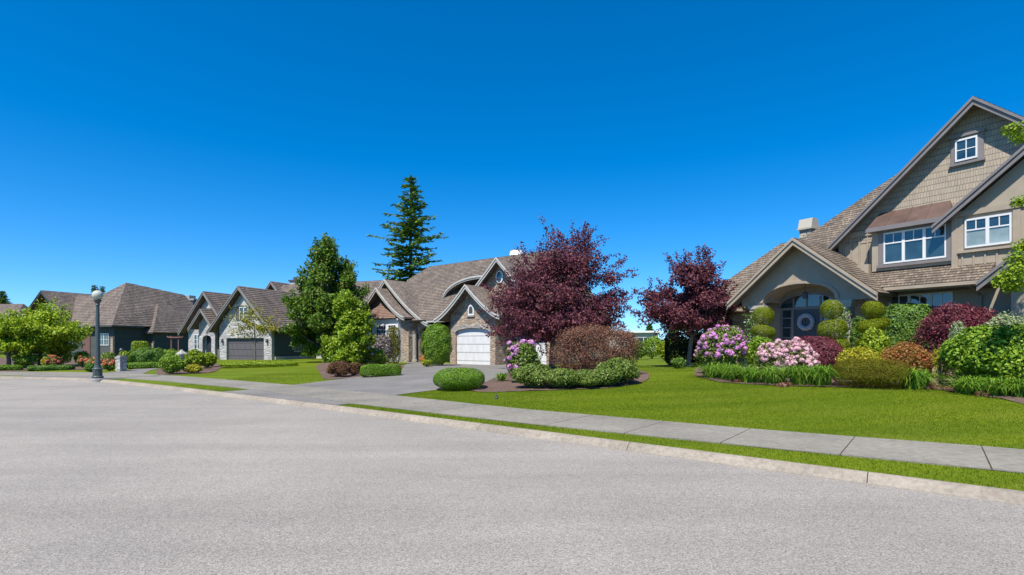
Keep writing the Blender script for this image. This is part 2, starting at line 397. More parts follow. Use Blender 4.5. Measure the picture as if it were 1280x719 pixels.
# pavement: slabs with real joints
front_px = [(1280,592),(960,561),(640,528.5),(421,506.5),(300,485.5),(240,480),(180,475),(130,472),(80,471.5)]
back_px = [(1280,563),(960,539),(640,511),(494,495),(367,482),(280,475),(200,469),(114,466)]
def sdlist(L):
    P = [G(*p) for p in L]; a, b = s_sd([p[0] for p in P], [p[1] for p in P]); return a, b
fs, fd = sdlist(front_px); bs_, bd_ = sdlist(back_px)
fd = np.maximum(fd, .62); bd_ = np.maximum(bd_, np.interp(bs_, fs, fd)+1.3)
def fsd(s): return float(np.interp(s, fs, fd))
def bsd(s): return float(np.interp(s, bs_, bd_))
pv = MB(); s = -20.0
while s < 60:
    L = 1.52; a, b = s+.008, s+L-.008
    c = [(a, fsd(a)), (a, bsd(a)), (b, bsd(b)), (b, fsd(b))]
    top = []
    for q, o in c:
        x, y = kp(q, o); top.append((float(x), float(y), float(tz_s(q, o))+.02))
    bot = [(x, y, z-.06) for x, y, z in top]
    # slightly eased edge
    pv.poly(top[::-1]); 
    for i in range(4):
        j = (i+1) % 4; pv.poly([top[i], top[j], bot[j], bot[i]])
    s += L
tag(pv.build('pavement', M['walk']), kind='structure')
bs = MB()
for i in range(80):
    a, b = -20+i, -19+i; c = []
    for q, o in ((a, fsd(a)), (a, bsd(a)), (b, bsd(b)), (b, fsd(b))):
        x, y = kp(q, o); c.append((float(x), float(y), float(tz_s(q, o))+.006))
    bs.poly(c[::-1])
tag(bs.build('pavement_bed', M['mulch']), kind='structure')

def in_poly(x, y, P):
    c = np.zeros(len(x), bool); n = len(P)
    for i in range(n):
        (xa, ya), (xb, yb) = P[i], P[(i+1) % n]
        if ya == yb: continue
        c ^= ((ya > y) != (yb > y)) & (x < (xb-xa)*(y-ya)/(yb-ya)+xa)
    return c
NOGRASS = []
def region(name, P, m, off, step=.5, wob=0):
    """sheet over the outline P (world xy) that follows the terrain"""
    P = [tuple(map(float, p[:2])) for p in P]; NOGRASS.append(P)
    x0, x1 = min(p[0] for p in P), max(p[0] for p in P); y0, y1 = min(p[1] for p in P), max(p[1] for p in P)
    bd = []
    for i, p in enumerate(P):
        q = P[(i+1) % len(P)]; L = math.hypot(q[0]-p[0], q[1]-p[1]); n = max(1, int(L/step))
        bd += [(p[0]+(q[0]-p[0])*k/n, p[1]+(q[1]-p[1])*k/n) for k in range(n)]
    gx, gy = np.meshgrid(np.arange(x0, x1, step), np.arange(y0, y1, step)); gx = gx.ravel()+.01; gy = gy.ravel()+.013
    k = in_poly(gx, gy, P); pts = [Vector(b) for b in bd]+[Vector((a, b)) for a, b in zip(gx[k], gy[k])]
    n = len(bd); v, e, f, *_ = delaunay_2d_cdt(pts, [(i, (i+1) % n) for i in range(n)], [], 1, 1e-5)
    A = np.array([(p.x, p.y) for p in v]); z = tz(A[:,0], A[:,1])+off
    if wob: z = z+wob*rng.random(len(z))
    F = np.array([t if (A[t[1]]-A[t[0]])[0]*(A[t[2]]-A[t[0]])[1]-(A[t[1]]-A[t[0]])[1]*(A[t[2]]-A[t[0]])[0] > 0 else t[::-1] for t in f if len(t) == 3])
    return tag(np_mesh(name, np.column_stack([A, z]), F, m, smooth=True), kind='structure')
def gl(L): return [G(*p)[:2] for p in L]
def smooth_poly(P, n=5):
    P = list(P); m = len(P); out = []
    for i in range(m):
        p0, p1, p2, p3 = P[i-1], P[i], P[(i+1)%m], P[(i+2)%m]
        for k in range(n):
            t = k/n; out.append(tuple(.5*((2*b)+(-a+c)*t+(2*a-5*b+4*c-d)*t*t+(-a+3*b-3*c+d)*t**3) for a,b,c,d in zip(p0,p1,p2,p3)))
    return out
# driveway of the brick garages, its apron, and the next driveway along
region('driveway', gl([(366,481.6),(412,476),(452,471),(498,463.5),(507,456),(509,453),(540,453),(563,455.2),(613,455.2),(690,455.2),(660,461),(627,470),(606,478.5),(575,485),(545,488),(520,491),(493,494.6)]), M['drive'], .014)
def strip_sd(s0, s1, name, m, off):
    q = []
    for t in np.linspace(s0, s1, 12): q.append(tuple(map(float, kp(t, .175))))
    for t in np.linspace(s1, s0, 12): q.append(tuple(map(float, kp(t, fsd(t)-.01))))
    return region(name, q, m, off)
sA = float(s_sd(*G(421,507)[:2])[0][0]); sB = float(s_sd(*G(307,488)[:2])[0][0])
strip_sd(sA, sB, 'driveway_apron', M['drive'], .012)
region('driveway', gl([(128,467),(158,463),(176,460.5),(196,457),(203,459.5),(186,464),(178,468)]), M['drive'], .014)
sC = float(s_sd(*G(85,477)[:2])[0][0]); strip_sd(sC, sC+6, 'driveway_apron', M['drive'], .012)
# planting beds
BED1 = smooth_poly(gl([(868,466),(880,473),(900,478),(940,481),(1000,483.5),(1060,484.5),(1120,484),(1165,487),(1200,492),(1250,499),(1330,512),(1480,500),(1330,462),(1200,452),(1060,450),(960,450),(885,456)]), 4)
region('flower_bed', BED1, M['mulch'], .012, .3, .02)
BED2 = smooth_poly(gl([(606,479),(585,486),(600,490.5),(650,489.5),(700,488),(760,485.5),(800,479),(812,471),(800,464),(740,458),(680,460),(640,465),(622,473)]), 4)
region('flower_bed', BED2, M['mulch'], .012, .3, .02)
region('flower_bed', smooth_poly(gl([(402,470),(412,474.5),(450,471.2),(498,464),(500,456),(455,452),(400,455)]), 4), M['mulch'], .012, .4, .02)
region('flower_bed', smooth_poly(gl([(196,468),(230,468),(268,465),(272,455),(230,448),(205,456)]), 4), M['mulch'], .012, .4, .02)
region('flower_bed', smooth_poly(gl([(-30,463),(60,463),(128,462),(150,458),(150,450),(60,447),(-30,449)]), 4), M['mulch'], .012, .6, .02)
region('stone_path', gl([(1158,466),(1215,467.5),(1228,460),(1165,456.5)]), M['path'], .03, .4)

# grass blades on the near lawn and verges
def blades(n, x0, x1, y0, y1):
    x = rng.uniform(x0, x1, n); y = rng.uniform(y0, y1, n); k = np.abs(x) < y*1.5+3; x, y = x[k], y[k]
    s, d = s_sd(x, y); z = tz_s(s, d); fr = np.interp(s, fs, fd); bk = np.interp(s, bs_, bd_)
    ok = ((d > .18) & (d < fr-.02)) | (d > bk+.02); ok &= ~((d < 1.2) & (s > sA-.1) & (s < sB+.1))
    for P in NOGRASS: ok &= ~in_poly(x, y, P)
    return x[ok], y[ok], z[ok]
X1 = [blades(700000, -6, 24, 1.5, 17), blades(300000, -12, 26, 9, 26)]
x, y, z = [np.concatenate([a[i] for a in X1]) for i in range(3)]
n = len(x); a = rng.uniform(0, 2*np.pi, n); h = rng.uniform(.014, .032, n); w = .005; le = rng.uniform(0, .03, n); la = rng.uniform(0, 2*np.pi, n)
V = np.empty((n, 3, 3)); V[:,0] = np.stack([x-w*np.cos(a), y-w*np.sin(a), z-.005], 1); V[:,1] = np.stack([x+w*np.cos(a), y+w*np.sin(a), z-.005], 1)
V[:,2] = np.stack([x+le*np.cos(la), y+le*np.sin(la), z+h], 1)
pat = np.clip(.5+.22*np.sin(y*2.3+.25*x+np.sin(x*.5))+.18*np.sin(y*5.1-x*.6+2*np.sin(x*.31))+.18*np.sin(x*1.7+y*.8)*np.sin(y*1.1-x*.7), 0, 1)
tag(np_mesh('grass', V.reshape(-1,3), np.arange(3*n).reshape(-1,3), M['blade'], rnd=np.clip(.42*rng.random(n)+.58*pat, 0, 1)), 'short mown green grass of the front lawns and verges', 'grass', kind='stuff')
# ------------------------------------------------------------------ houses
class House:
    """local frame: x along the front to the right, y inwards, z up from sea level"""
    def __init__(s, name, px, d, adeg, g, label):
        s.a = R(adeg); s.P = ((px-CX)/FPX*d, d); s.g = g
        s.root = empty(name, (s.P[0], s.P[1], g), -s.a, label, 'house')
    def put(s, name, mb, m, parent=None): return mb.build(name, m, parent or s.root, -s.g)
    def world(s, u, v, z=0):
        c, q = math.cos(s.a), math.sin(s.a); return (s.P[0]+c*u+q*v, s.P[1]-q*u+c*v, z)

def clip(poly, a, b):
    """keep the part of a (h,t) polygon with a <= t <= b"""
    for lim, sg in ((a, 1), (b, -1)):
        out = []
        for i in range(len(poly)):
            p, q = poly[i], poly[(i+1) % len(poly)]; fp, fq = sg*(p[1]-lim), sg*(q[1]-lim)
            if fp >= 0: out.append(p)
            if (fp > 0 > fq) or (fp < 0 < fq):
                k = fp/(fp-fq); out.append((p[0]+(q[0]-p[0])*k, p[1]+(q[1]-p[1])*k))
        poly = out
        if len(poly) < 3: return []
    return poly
def courses(mb, pts, row=.17, lift=.017, th=.1, mat=0):
    """a roof slope laid in lapped courses: each strip's lower edge stands proud of the one below"""
    P = [Vector(p) for p in pts]; n = None
    for i in range(1, len(P)-1):
        q = (P[i]-P[0]).cross(P[i+1]-P[0])
        if q.length > 1e-6: n = q.normalized(); break
    if n.z < 0: P = P[::-1]; n = -n
    h = Vector((-n.y, n.x, 0)).normalized(); t = n.cross(h)
    if t.z < 0: t = -t; h = -h
    O = P[0]; pl = [((p-O).dot(h), (p-O).dot(t)) for p in P]
    t0 = min(p[1] for p in pl); t1 = max(p[1] for p in pl); k = 0
    mb.slab([p-n*.004 for p in P], th, mat)
    while t0+k*row < t1-1e-4:
        a, b = t0+k*row, min(t0+(k+1)*row, t1); c = clip(pl, a, b); k += 1
        if not c: continue
        W = []; uv = []
        for (x, y) in c:
            W.append(O+h*x+t*y+n*(lift*(1-(y-a)/row)+.003)); uv.append((x+100, y-t0))
        nn = (W[1]-W[0]).cross(W[2]-W[0])
        if nn.dot(n) < 0: W = W[::-1]; uv = uv[::-1]
        mb.poly(W, mat, uv)
        lo = sorted([p for p in c if abs(p[1]-a) < 1e-5])
        if len(lo) >= 2:
            A = O+h*lo[0][0]+t*a; B = O+h*lo[-1][0]+t*a
            q = [A, B, B+n*(lift+.003), A+n*(lift+.003)]
            q2 = (q[1]-q[0]).cross(q[2]-q[0])
            if q2.dot(t) > 0: q = q[::-1]
            mb.poly(q, mat, [(x.dot(h)+100, a-t0+.01) for x in q])
def rake(mb, a, b, v, w=.26, th=.05, crown=True, mat=0):
    """barge board under the sloping line a-b (u,z), its outer face at v"""
    (u0, z0), (u1, z1) = a, b
    mb.prism([(u0,z0-.02),(u1,z1-.02),(u1,z1-.02-w),(u0,z0-.02-w)], v, v+th, mat)
    if crown: mb.prism([(u0,z0-.01),(u1,z1-.01),(u1,z1-.01-w*.4),(u0,z0-.01-w*.4)], v-.045, v-.002, mat)
def window(H, u0, u1, z0, z1, v, cols=1, lites=(2, 2), transom=None, fr='white', gl='glass', bot=None, fw=.06, parent=None, arch=0):
    """cols sashes side by side; lites = panes across and down; transom = share of the height that carries the panes"""
    fm = MB(); pm = MB(); W = (u1-u0)/cols
    fm.box(u0, u1, v-.05, v, z0, z0+fw); fm.box(u0, u1, v-.05, v, z1-fw, z1)
    for i in range(cols+1):
        a = u0+W*i-(fw*.5 if i == 0 else fw*.75); b = u0+W*i+(fw*.5 if i == cols else fw*.75)
        fm.box(max(a, u0), min(b, u1), v-.052, v, z0+fw, z1-fw)
    for i in range(cols):
        a, b = u0+W*i+fw*.75, u0+W*(i+1)-fw*.75; zt = z0+fw if transom is None else z1-fw-(z1-z0)*transom; m = .014
        if transom is not None: fm.box(a, b, v-.046, v, zt-.022, zt+.022)
        for k in range(1, lites[0]):
            x = a+(b-a)*k/lites[0]; fm.box(x-m, x+m, v-.04, v, zt, z1-fw)
        for k in range(1, lites[1]):
            z = zt+(z1-fw-zt)*k/lites[1]; fm.box(a, b, v-.038, v, z-m, z+m)
        pm.box(a, b, v-.02, v-.001, zt, z1-fw)
        if transom is not None: pm.box(a, b, v-.018, v-.001, z0+fw, zt-.02, 1 if bot else 0)
    f = H.put('window', fm, M[fr], parent); H.put('pane', pm, [M[gl], M[bot or gl]], f); return f
def arc(uc, zs, hw, rise, n=14, a0=0):
    return [(uc+hw*math.cos(math.pi*(1-k/n)), zs+rise*math.sin(math.pi*(1-k/n))**.9) for k in range(n+1)]

# ============ house on the right: taupe gables with shingled upper storey
g1 = tz(*[(x, y) for x, y in [((1145-640)/660*19-2, 19.5)]][0])
A = House('shingle_house', 1145, 19.0, 56.6, g1, 'large taupe shingle house with steep gables and arched entry porch, at the right')
mb = MB()
SL = .93
# lower storey, body and wing shells
mb.box(-2.56, 6.0, .02, 9, g1-.3, 5.5); mb.box(-1.3, 3.6, -.3, .02, g1-.3, 3.72); mb.box(-8.76, -2.57, -.3, 6.2, g1-.3, 3.35)
mb.box(-5.25, -1.31, -.55, -.31, g1-.3, 4.6)
mb.box(1.22, 7.2, -.5, .018, 4.05, 5.7); mb.box(3.0, 9.0, -1.9, -.31, g1-.3, 3.6)
for u in np.arange(-2.45, -1.3, .29): mb.box(u, u+.045, -.03, .02, 4.3, 5.78)
for u in np.arange(1.45, 7.0, .29): mb.box(u, u+.045, -.53, -.5, 4.05, 4.62)
wl = A.put('wall', mb, M['batten'])
mb = MB()
mb.prism([(-2.56,5.5),(-2.56,5.62),(1.74,9.55),(6.0,5.6),(6.0,5.5)], 0, .2)
A.put('gable_wall', mb, M['shingle'])
mb = MB(); mb.prism([(1.22,5.7),(1.22,5.8),(4.2,8.35),(7.2,5.8),(7.2,5.7)], -.5, -.3); A.put('gable_wall', mb, M['batten'])
mb = MB()                                                     # belts, corner boards, sills
mb.box(-2.6, -1.2, -.05, -.002, 5.76, 5.96); mb.box(-2.6, -2.46, -.04, -.003, 4.2, 5.762); A.put('trim', mb, M['trimlight']); mb = MB()
mb.box(1.2, 7.2, -.56, -.502, 5.82, 6.0); mb.box(1.19, 1.36, -.55, -.503, 4.1, 5.82)
mb.box(1.36, 2.95, -.60, -.504, 4.6, 4.68); mb.box(1.36, 1.5, -.53, -.505, 4.68, 5.8); mb.box(2.72, 2.9, -.53, -.505, 4.68, 5.8)
A.put('trim', mb, M['trimlight']); mb = MB(); mb.box(.98, 1.93, -.12, -.003, 8.6, 8.69); mb.box(1.02, 1.89, -.045, -.004, 7.75, 8.6); mb.box(.98, 1.93, -.1, -.003, 7.66, 7.74)
A.put('trim', mb, M['trim'])
# bay under a copper hood
mb = MB(); mb.box(-1.23, 1.18, -.45, .0, 4.3, 5.74); bay = A.put('bay', mb, M['batten'])
mb = MB(); mb.box(-1.0, -.84, -.49, -.452, 4.5, 5.7); mb.box(1.04, 1.17, -.49, -.452, 4.5, 5.7); mb.box(-1.05, 1.19, -.53, -.453, 4.4, 4.5); mb.box(-1.05,1.17,-.48,-.453,5.66,5.74); A.put('trim', mb, M['trim'], bay)
window(A, -.83, 1.03, 4.53, 5.67, -.452, 3, (2, 1), .3, parent=bay)
mb = MB()
P = [(-1.3,-.7,5.9),(1.2,-.7,5.9),(1.0,.0,6.54),(-1.14,.0,6.54)]
mb.slab(P, .04)
mb.poly([(-1.3,-.7,5.9),(-1.14,0,6.54),(-1.3,0,5.9)]); mb.poly([(1.2,-.7,5.9),(1.2,0,5.9),(1.0,0,6.54)])
for u in (-.72, -.1, .5): mb.slab([(u-.012,-.7,5.925),(u+.012,-.7,5.925),(u*.93+.012,0,6.565),(u*.93-.012,0,6.565)], .03)
hood = A.put('copper_hood', mb, M['copper'])
mb = MB(); mb.box(-1.33, 1.2, -.74, 0, 5.74, 5.86); mb.box(-1.3, 1.19, -.71, 0, 5.86, 5.9); A.put('fascia', mb, M['trim'], hood)
# windows
window(A, 1.15, 1.74, 7.79, 8.53, -.046, 1, (2, 2))
window(A, 1.54, 2.69, 4.75, 5.7, -.506, 2, (2, 1), .33, bot='blind')
window(A, -.72, 1.17, 2.3, 3.38, -.302, 3, (2, 1), .45)
window(A, -8.43, -7.08, 1.95, 2.82, -.302, 2, (2, 2), fr='cream')
# roofs
rf = MB(); ez = 5.42
ap = (1.74, 9.72)
def gy(u): return ap[1]-SL*abs(u-ap[0])
for s in (-1, 1):
    e = ap[0]+s*4.62
    courses(rf, [(e,-.4,gy(e)),(ap[0],-.4,ap[1]),(ap[0],8,ap[1]),(e,8,gy(e))])
wa = (4.2, 8.62); ws = .87
for s in (-1, 1):
    e = wa[0]+s*3.45
    courses(rf, [(e,-.8,wa[1]-ws*3.45),(wa[0],-.8,wa[1]),(wa[0],3,wa[1]),(e,3,wa[1]-ws*3.45)])
# main front slope with its two hips (z = y + 4.1)
fp = lambda u, v: (u, v, v+4.1)
courses(rf, [fp(-9.6,-.9), fp(-5.6,-.9), fp(-5.6,2.37), fp(-6.35,2.35)])
courses(rf, [fp(-5.6,.4), fp(-2.0,.4), fp(-2.0,5.75), fp(-5.35,2.4), fp(-5.6,2.37)])
courses(rf, [fp(-2.0,.2), fp(1.2,.2), fp(1.2,5.75), fp(-2.0,5.75)])
courses(rf, [(-9.6,-.9,3.2),(-6.35,2.35,6.45),(-6.35,4.6,6.45),(-9.6,7,3.2)])
courses(rf, [(-5.35,2.4,6.5),(-2.0,5.75,9.85),(-2.0,9,9.85),(-5.4,9,6.5)])
courses(rf, [(-1.9,-1.36,3.6),(2.3,-1.36,3.6),(2.3,0,4.53),(-1.9,0,4.53)])
# garage gable at the right edge
ga = (6.2, 6.85)
for s in (-1, 1):
    e = ga[0]+s*3.8; courses(rf, [(e,-2.52,ga[1]-.9*3.8),(ga[0],-2.52,ga[1]),(ga[0],0,ga[1]),(e,0,ga[1]-.9*3.8)])
# porch roof
pa = (-3.15, 5.7); psl = .815
for s in (-1, 1):
    e = pa[0]+s*2.88; ze = pa[1]-psl*2.88
    courses(rf, [(e,-2.32,ze),(pa[0],-2.32,pa[1]),(pa[0],1.6,pa[1]),(e,-.7,ze)])
roof1 = A.put('roof', rf, M['shake1'])
for (uc, zc), s_, hw, v_, w_, m_ in ((ap, SL, 4.62, -.47, .26, 'trim'), (wa, ws, 3.45, -.86, .26, 'trim'), (ga, .9, 3.8, -2.60, .26, 'trim'), (pa, psl, 2.88, -2.40, .28, 'trimlight')):
    mb = MB(); rake(mb, (uc-hw, zc-s_*hw), (uc, zc), v_, w_); rake(mb, (uc, zc), (uc+hw, zc-s_*hw), v_, w_); A.put('barge_board', mb, M[m_])
for (uc, zc), s_, hw, v0, v1 in ((ap, SL, 4.5, -.39, 0), (wa, ws, 3.35, -.73, -.5), (pa, psl, 2.8, -2.3, -1.8), (ga, .9, 3.7, -2.5, -1.9)):
    mb = MB()
    for s in (-1, 1):
        e = uc+s*hw; mb.slab([(e,v0,zc-.13-s_*hw),(uc,v0,zc-.13),(uc,v1,zc-.13),(e,v1,zc-.13-s_*hw)], .03)
    A.put('soffit', mb, M['soffit'])
mb = MB(); mb.box(-1.8, 2.3, -1.3, -.302, 3.42, 3.46); A.put('soffit', mb, M['soffit']); mb = MB(); mb.box(-9.4, -5.9, -.85, -.302, 3.06, 3.1)
A.put('soffit', mb, M['soffit'])
mb = MB()
mb.box(-9.6, -5.95, -1.03, -.92, 3.08, 3.19); A.put('gutter', mb, M['trimlight']); mb = MB(); mb.box(-.45, 2.28, -1.49, -1.37, 3.47, 3.58)
mb.tube([(1.9,-1.40,3.46),(1.9,-.9,3.3),(1.9,-.36,3.2),(1.9,-.36,g1)], .035, 8)
A.put('gutter', mb, M['trimlight'])
# porch: arched front on stone columns
mb = MB()
inn = arc(-3.29, 3.3, 1.41, .66)
pl = [(-5.25,3.2)]+[(-4.70,3.2)]+inn+[(-1.88,3.2),(-1.36,3.2),(-.62,3.2),(-.62,3.5),(pa[0],5.55),(-5.68,3.5),(-5.68,3.2)]
mb.prism(pl, -1.8, -1.55)
mb.box(-5.68, -5.3, -1.55, -.3, 3.12, 3.4); mb.box(-.98, -.62, -1.55, -.3, 3.12, 3.4)
porch = A.put('porch_front', mb, M['trimlight'])
mb = MB()                                                     # raised band round the arch and vaulted underside
for i in range(len(inn)-1):
    a, b = inn[i], inn[i+1]; o = lambda p: (-3.29+(p[0]+3.29)*1.1, 3.3+(p[1]-3.3)*1.14)
    mb.prism([a, b, o(b), o(a)], -1.86, -1.80)
    mb.slab([(a[0],-1.55,a[1]+.03),(b[0],-1.55,b[1]+.03),(b[0],-.58,b[1]+.03),(a[0],-.58,a[1]+.03)], .04)
A.put('arch_band', mb, M['trimlight'], porch)
for u0, u1 in ((-5.24, -4.72), (-1.90, -1.38)):
    mb = MB(); mb.box(u0, u1, -1.82, -1.45, g1-.2, 2.95); mb.box(u0-.06, u1+.06, -1.88, -1.4, g1-.2, g1+.25)
    col = A.put('porch_column', mb, M['stonecol'])
    mb = MB(); mb.box(u0-.05, u1+.05, -1.87, -1.42, 2.95, 3.06); mb.box(u0-.09, u1+.09, -1.91, -1.4, 3.06, 3.2); A.put('capital', mb, M['cream'], col)
mb = MB(); mb.box(-5.3, -1.3, -2.0, -.552, g1-.3, .72); mb.box(-4.6, -2.0, -2.35, -2.0, g1-.3, .58); A.put('porch_step', mb, M['concrete'])
mb = MB(); mb.tube([(-3.2,-1.4,3.95),(-3.2,-1.4,3.66)], .012, 6); mb.lathe([(.02,.28),(.1,.24),(.11,.05),(.05,0)], (-3.2,-1.4,3.38), 8); A.put('porch_lantern', mb, M['darktrim'])
# entrance
V = -.555; DU = -.2
mb = MB(); tr = arc(-3.35, 3.12, 1.12, .5)
mb.box(-3.96, -2.74, V-.07, V, 3.02, 3.14); mb.box(-4.47,-4.37,V-.06,V,.72,3.12); mb.box(-2.33,-2.23,V-.06,V,.72,3.12); mb.box(-3.98,-3.88,V-.075,V,.72,3.02); mb.box(-2.82,-2.72,V-.075,V,.72,3.02)
mb.box(-4.37,-3.98,V-.06,V,3.02,3.12); mb.box(-2.72,-2.33,V-.06,V,3.02,3.12)
for z in (1.0, 1.42, 1.84, 2.26, 2.66): mb.box(-4.37,-3.98,V-.05,V,z,z+.05); mb.box(-2.72,-2.33,V-.05,V,z,z+.05)
for i in range(len(tr)-1):
    a, b = tr[i], tr[i+1]; o = lambda p: (-3.35+(p[0]+3.35)*1.12, 3.12+(p[1]-3.12)*1.22); mb.prism([a,b,o(b),o(a)], V-.08, V)
for u in (-3.9,-3.36,-2.82): mb.box(u-.03,u+.03,V-.055,V,3.14,3.52)
ent = A.put('door_surround', mb.shift(DU), M['trim'])
mb = MB(); mb.prism(tr, V-.03, V-.002); mb.box(-4.37,-3.98,V-.03,V-.002,.74,3.02); mb.box(-2.72,-2.33,V-.03,V-.002,.74,3.02); A.put('pane', mb.shift(DU), M['glass'], ent)
mb = MB(); mb.box(-3.88,-2.82,V-.05,V,.72,3.02)
for u in (-3.74,-3.28): mb.box(u,u+.34,V-.065,V-.05,.9,1.6); mb.box(u,u+.34,V-.065,V-.05,1.75,2.85)
dr = A.put('door', mb.shift(DU), M['door_dark'])
mb = MB(); mb.tube([(-2.93,V-.06,1.7),(-2.93,V-.12,1.68),(-2.93,V-.12,1.5),(-2.93,V-.05,1.48)], .014, 6); A.put('handle', mb.shift(DU), M['concrete'], dr)
# garage gable beyond the frame edge, closed and with its door
mb = MB(); mb.prism([(3.0,3.6),(9.0,3.6),(9.0,3.95),(6.2,6.5),(3.2,3.8)], -1.9, -1.7); gw = A.put('garage_gable', mb, M['batten'])
mb = MB(); mb.box(4.3,8.2,-1.96,-1.902,g1-.1,g1+2.2); A.put('garage_door', mb, M['garage_white'])
mb = MB(); mb.box(4.14,4.3,-1.97,-1.903,g1-.1,g1+2.36); mb.box(8.2,8.36,-1.97,-1.903,g1-.1,g1+2.36); mb.box(4.3,8.2,-1.97,-1.903,g1+2.2,g1+2.36); A.put('garage_surround', mb, M['trim'])
# chimney
mb = MB(); mb.box(-6.3,-5.72,4.0,4.6,4.5,7.35); ch = A.put('chimney', mb, M['chim_tan'])
mb = MB(); mb.prismx([(3.92,7.37),(4.68,7.37),(4.55,7.82),(4.05,7.82)], -6.34,-5.68); mb.box(-6.38,-5.64,3.9,4.7,7.28,7.37); A.put('chimney_cap', mb, M['cream'], ch)
# wreath hung on the door
mb = MB(); wc = A.world(-3.36+DU, V-.1, 0)
ring = [(.27*math.cos(t), .27*math.sin(t)) for t in np.linspace(0, 2*np.pi, 33)]
for i in range(32):
    rr = .085+.02*((i*7)%5)/5
    a, b = ring[i], ring[i+1]; mb.tube([(a[0],0,a[1]),(b[0],0,b[1])], rr, 8)
wr = mb.build('wreath', M['wreath']); wr.location = (wc[0], wc[1], 2.5); wr.rotation_euler = (0,0,-A.a)
tag(wr, 'pale round wreath hanging on the dark front door of the shingle house', 'wreath')

# ============ house in the middle: tan stone with swept gables and white garage doors
g2 = tz(*[(x, y) for x, y in [((591-640)/660*33, 33.0)]][0])
B = House('stone_house', 591, 33.0, 39, g2, 'tan stone house with swept white edged gables and white garage doors')
def swept(uc, zc, hl, hr, zl, zr, n=9, p=1.35):
    """outline of a gable whose eaves flare: list of (u,z) left to right"""
    L = [(uc-hl*k/n, zc-(zc-zl)*(1-(1-k/n)**p)) for k in range(n, 0, -1)]; Rr = [(uc+hr*k/n, zc-(zc-zr)*(1-(1-k/n)**p)) for k in range(n+1)]
    return L+Rr
def swept_roof(rf, bm, pr, v0, v1, th=.1, w=.26):
    up = 0
    for a, b in zip(pr[:-1], pr[1:]):
        P = [(a[0],v0,a[1]),(b[0],v0,b[1]),(b[0],v1,b[1]),(a[0],v1,a[1])]
        n = Vector((-(b[1]-a[1]), 0, b[0]-a[0])).normalized(); q = [Vector(p)-n*th for p in P]
        l = math.hypot(b[0]-a[0], b[1]-a[1])
        sgn = 1 if b[1] > a[1] else -1
        u0, u1 = up, up+l*sgn; up = u1
        rf.poly(P, 0, [(v0+50,u0),(v0+50,u1),(v1+50,u1),(v1+50,u0)]); rf.poly(q[::-1], 0); rf.poly([P[0],q[0],q[1],P[1]]); rf.poly([P[2],q[2],q[3],P[3]])
        bm.prism([(a[0],a[1]-.015),(b[0],b[1]-.015),(b[0],b[1]-w),(a[0],a[1]-w)], v0-.06, v0-.002)
        bm.prism([(a[0],a[1]+.01),(b[0],b[1]+.01),(b[0],b[1]-.1),(a[0],a[1]-.1)], v0-.11, v0-.062)
    for i in (0, -1):
        a = pr[i]; rf.box(a[0]-.03, a[0]+.03, v0, v1, a[1]-.12, a[1]-.01)
rf, bm = MB(), MB()
pg = swept(-.09, 5.27, 2.8, 2.75, 3.2, 3.28); pu = swept(1.15, 7.0, 4.2, 3.75, 3.45, 3.6, p=1.15)
p1 = swept(-9.73, 5.75, 3.2, 3.2, 3.5, 3.5); p2 = swept(-9.75, 6.45, 5.0, 5.05, 2.98, 2.98)
for pr, v0, v1 in ((pg,-.55,2.4),(pu,.95,6.0),(p1,-.05,3.2),(p2,.75,5.0)):
    bm = MB(); swept_roof(rf, bm, pr, v0, v1); B.put('barge_board', bm, M['pale_trim'])
bm = MB()
zf = lambda v: 3.25+(v-.6)*.87
courses(rf, [(-12,.6,zf(.6)),(4.7,.6,zf(.6)),(2.2,6.2,zf(6.2)),(-10.9,6.2,zf(6.2)),(-12,5.0,zf(5.0))], .2, .03)
courses(rf, [(-10.9,6.2,zf(6.2)),(2.2,6.2,zf(6.2)),(4.7,9.6,zf(.6)),(-13,9.6,zf(.6))], .2, .03); courses(rf, [(4.7,.6,zf(.6)),(4.7,9.6,zf(.6)),(2.2,6.2,zf(6.2))], .2, .03)
eb = [(-1.9-3.4*math.cos(t), 4.75+1.5*math.sin(t)) for t in np.linspace(0, np.pi, 21)]
swept_roof(rf, bm, eb, 2.5, 5.2, .08, .2)
B.put('roof', rf, M['shake2']); B.put('barge_board', bm, M['pale_trim'])
mb = MB()
def under(pr, du): return [(u*1.0, z-.2) for u, z in pr if abs(u-pr[len(pr)//2][0]) < du]
def gable_panel(mb, pr, ul, ur, zb, v0, v1, hole=None):
    c = pr[len(pr)//2][0]
    top = [(u, z-.16) for u, z in pr if ul < u < ur]
    zl = np.interp(ul, [p[0] for p in pr], [p[1] for p in pr])-.16; zr = np.interp(ur, [p[0] for p in pr], [p[1] for p in pr])-.16
    pl = [(ul, zb)]+(hole or [])+[(ur, zb), (ur, float(zr))]+top[::-1]+[(ul, float(zl))]
    mb.prism(pl, v0, v1)
dh = [(-1.5, g2-.2)]+[(-1.5, 2.3)]+arc(-.03, 2.3, 1.47, .3, 10)[1:-1]+[(1.44, 2.3), (1.44, g2-.2)]
gable_panel(mb, pg, -1.96, 1.86, g2-.2, 0, .3, dh); mb.box(1.56, 1.86, .3, 1.6, g2-.2, 3.5); mb.box(-1.96,-1.66,.3,1.6,g2-.2,3.5)
gable_panel(mb, pu, -2.6, 4.8, 2.75, 1.5, 1.8); mb.box(1.86, 2.0, 1.5, 1.8, g2-.2, 2.75); mb.box(4.55, 4.8, 1.5, 1.8, g2-.2, 2.75)
mb.box(-3.9, 4.54, 1.82, 8, g2-.2, 3.2); 
ph = [(-6.4, g2-.2), (-6.4, 2.3)]+arc(-5.85, 2.3, .55, .5, 8)[1:-1]+[(-5.3, 2.3), (-5.3, g2-.2)]
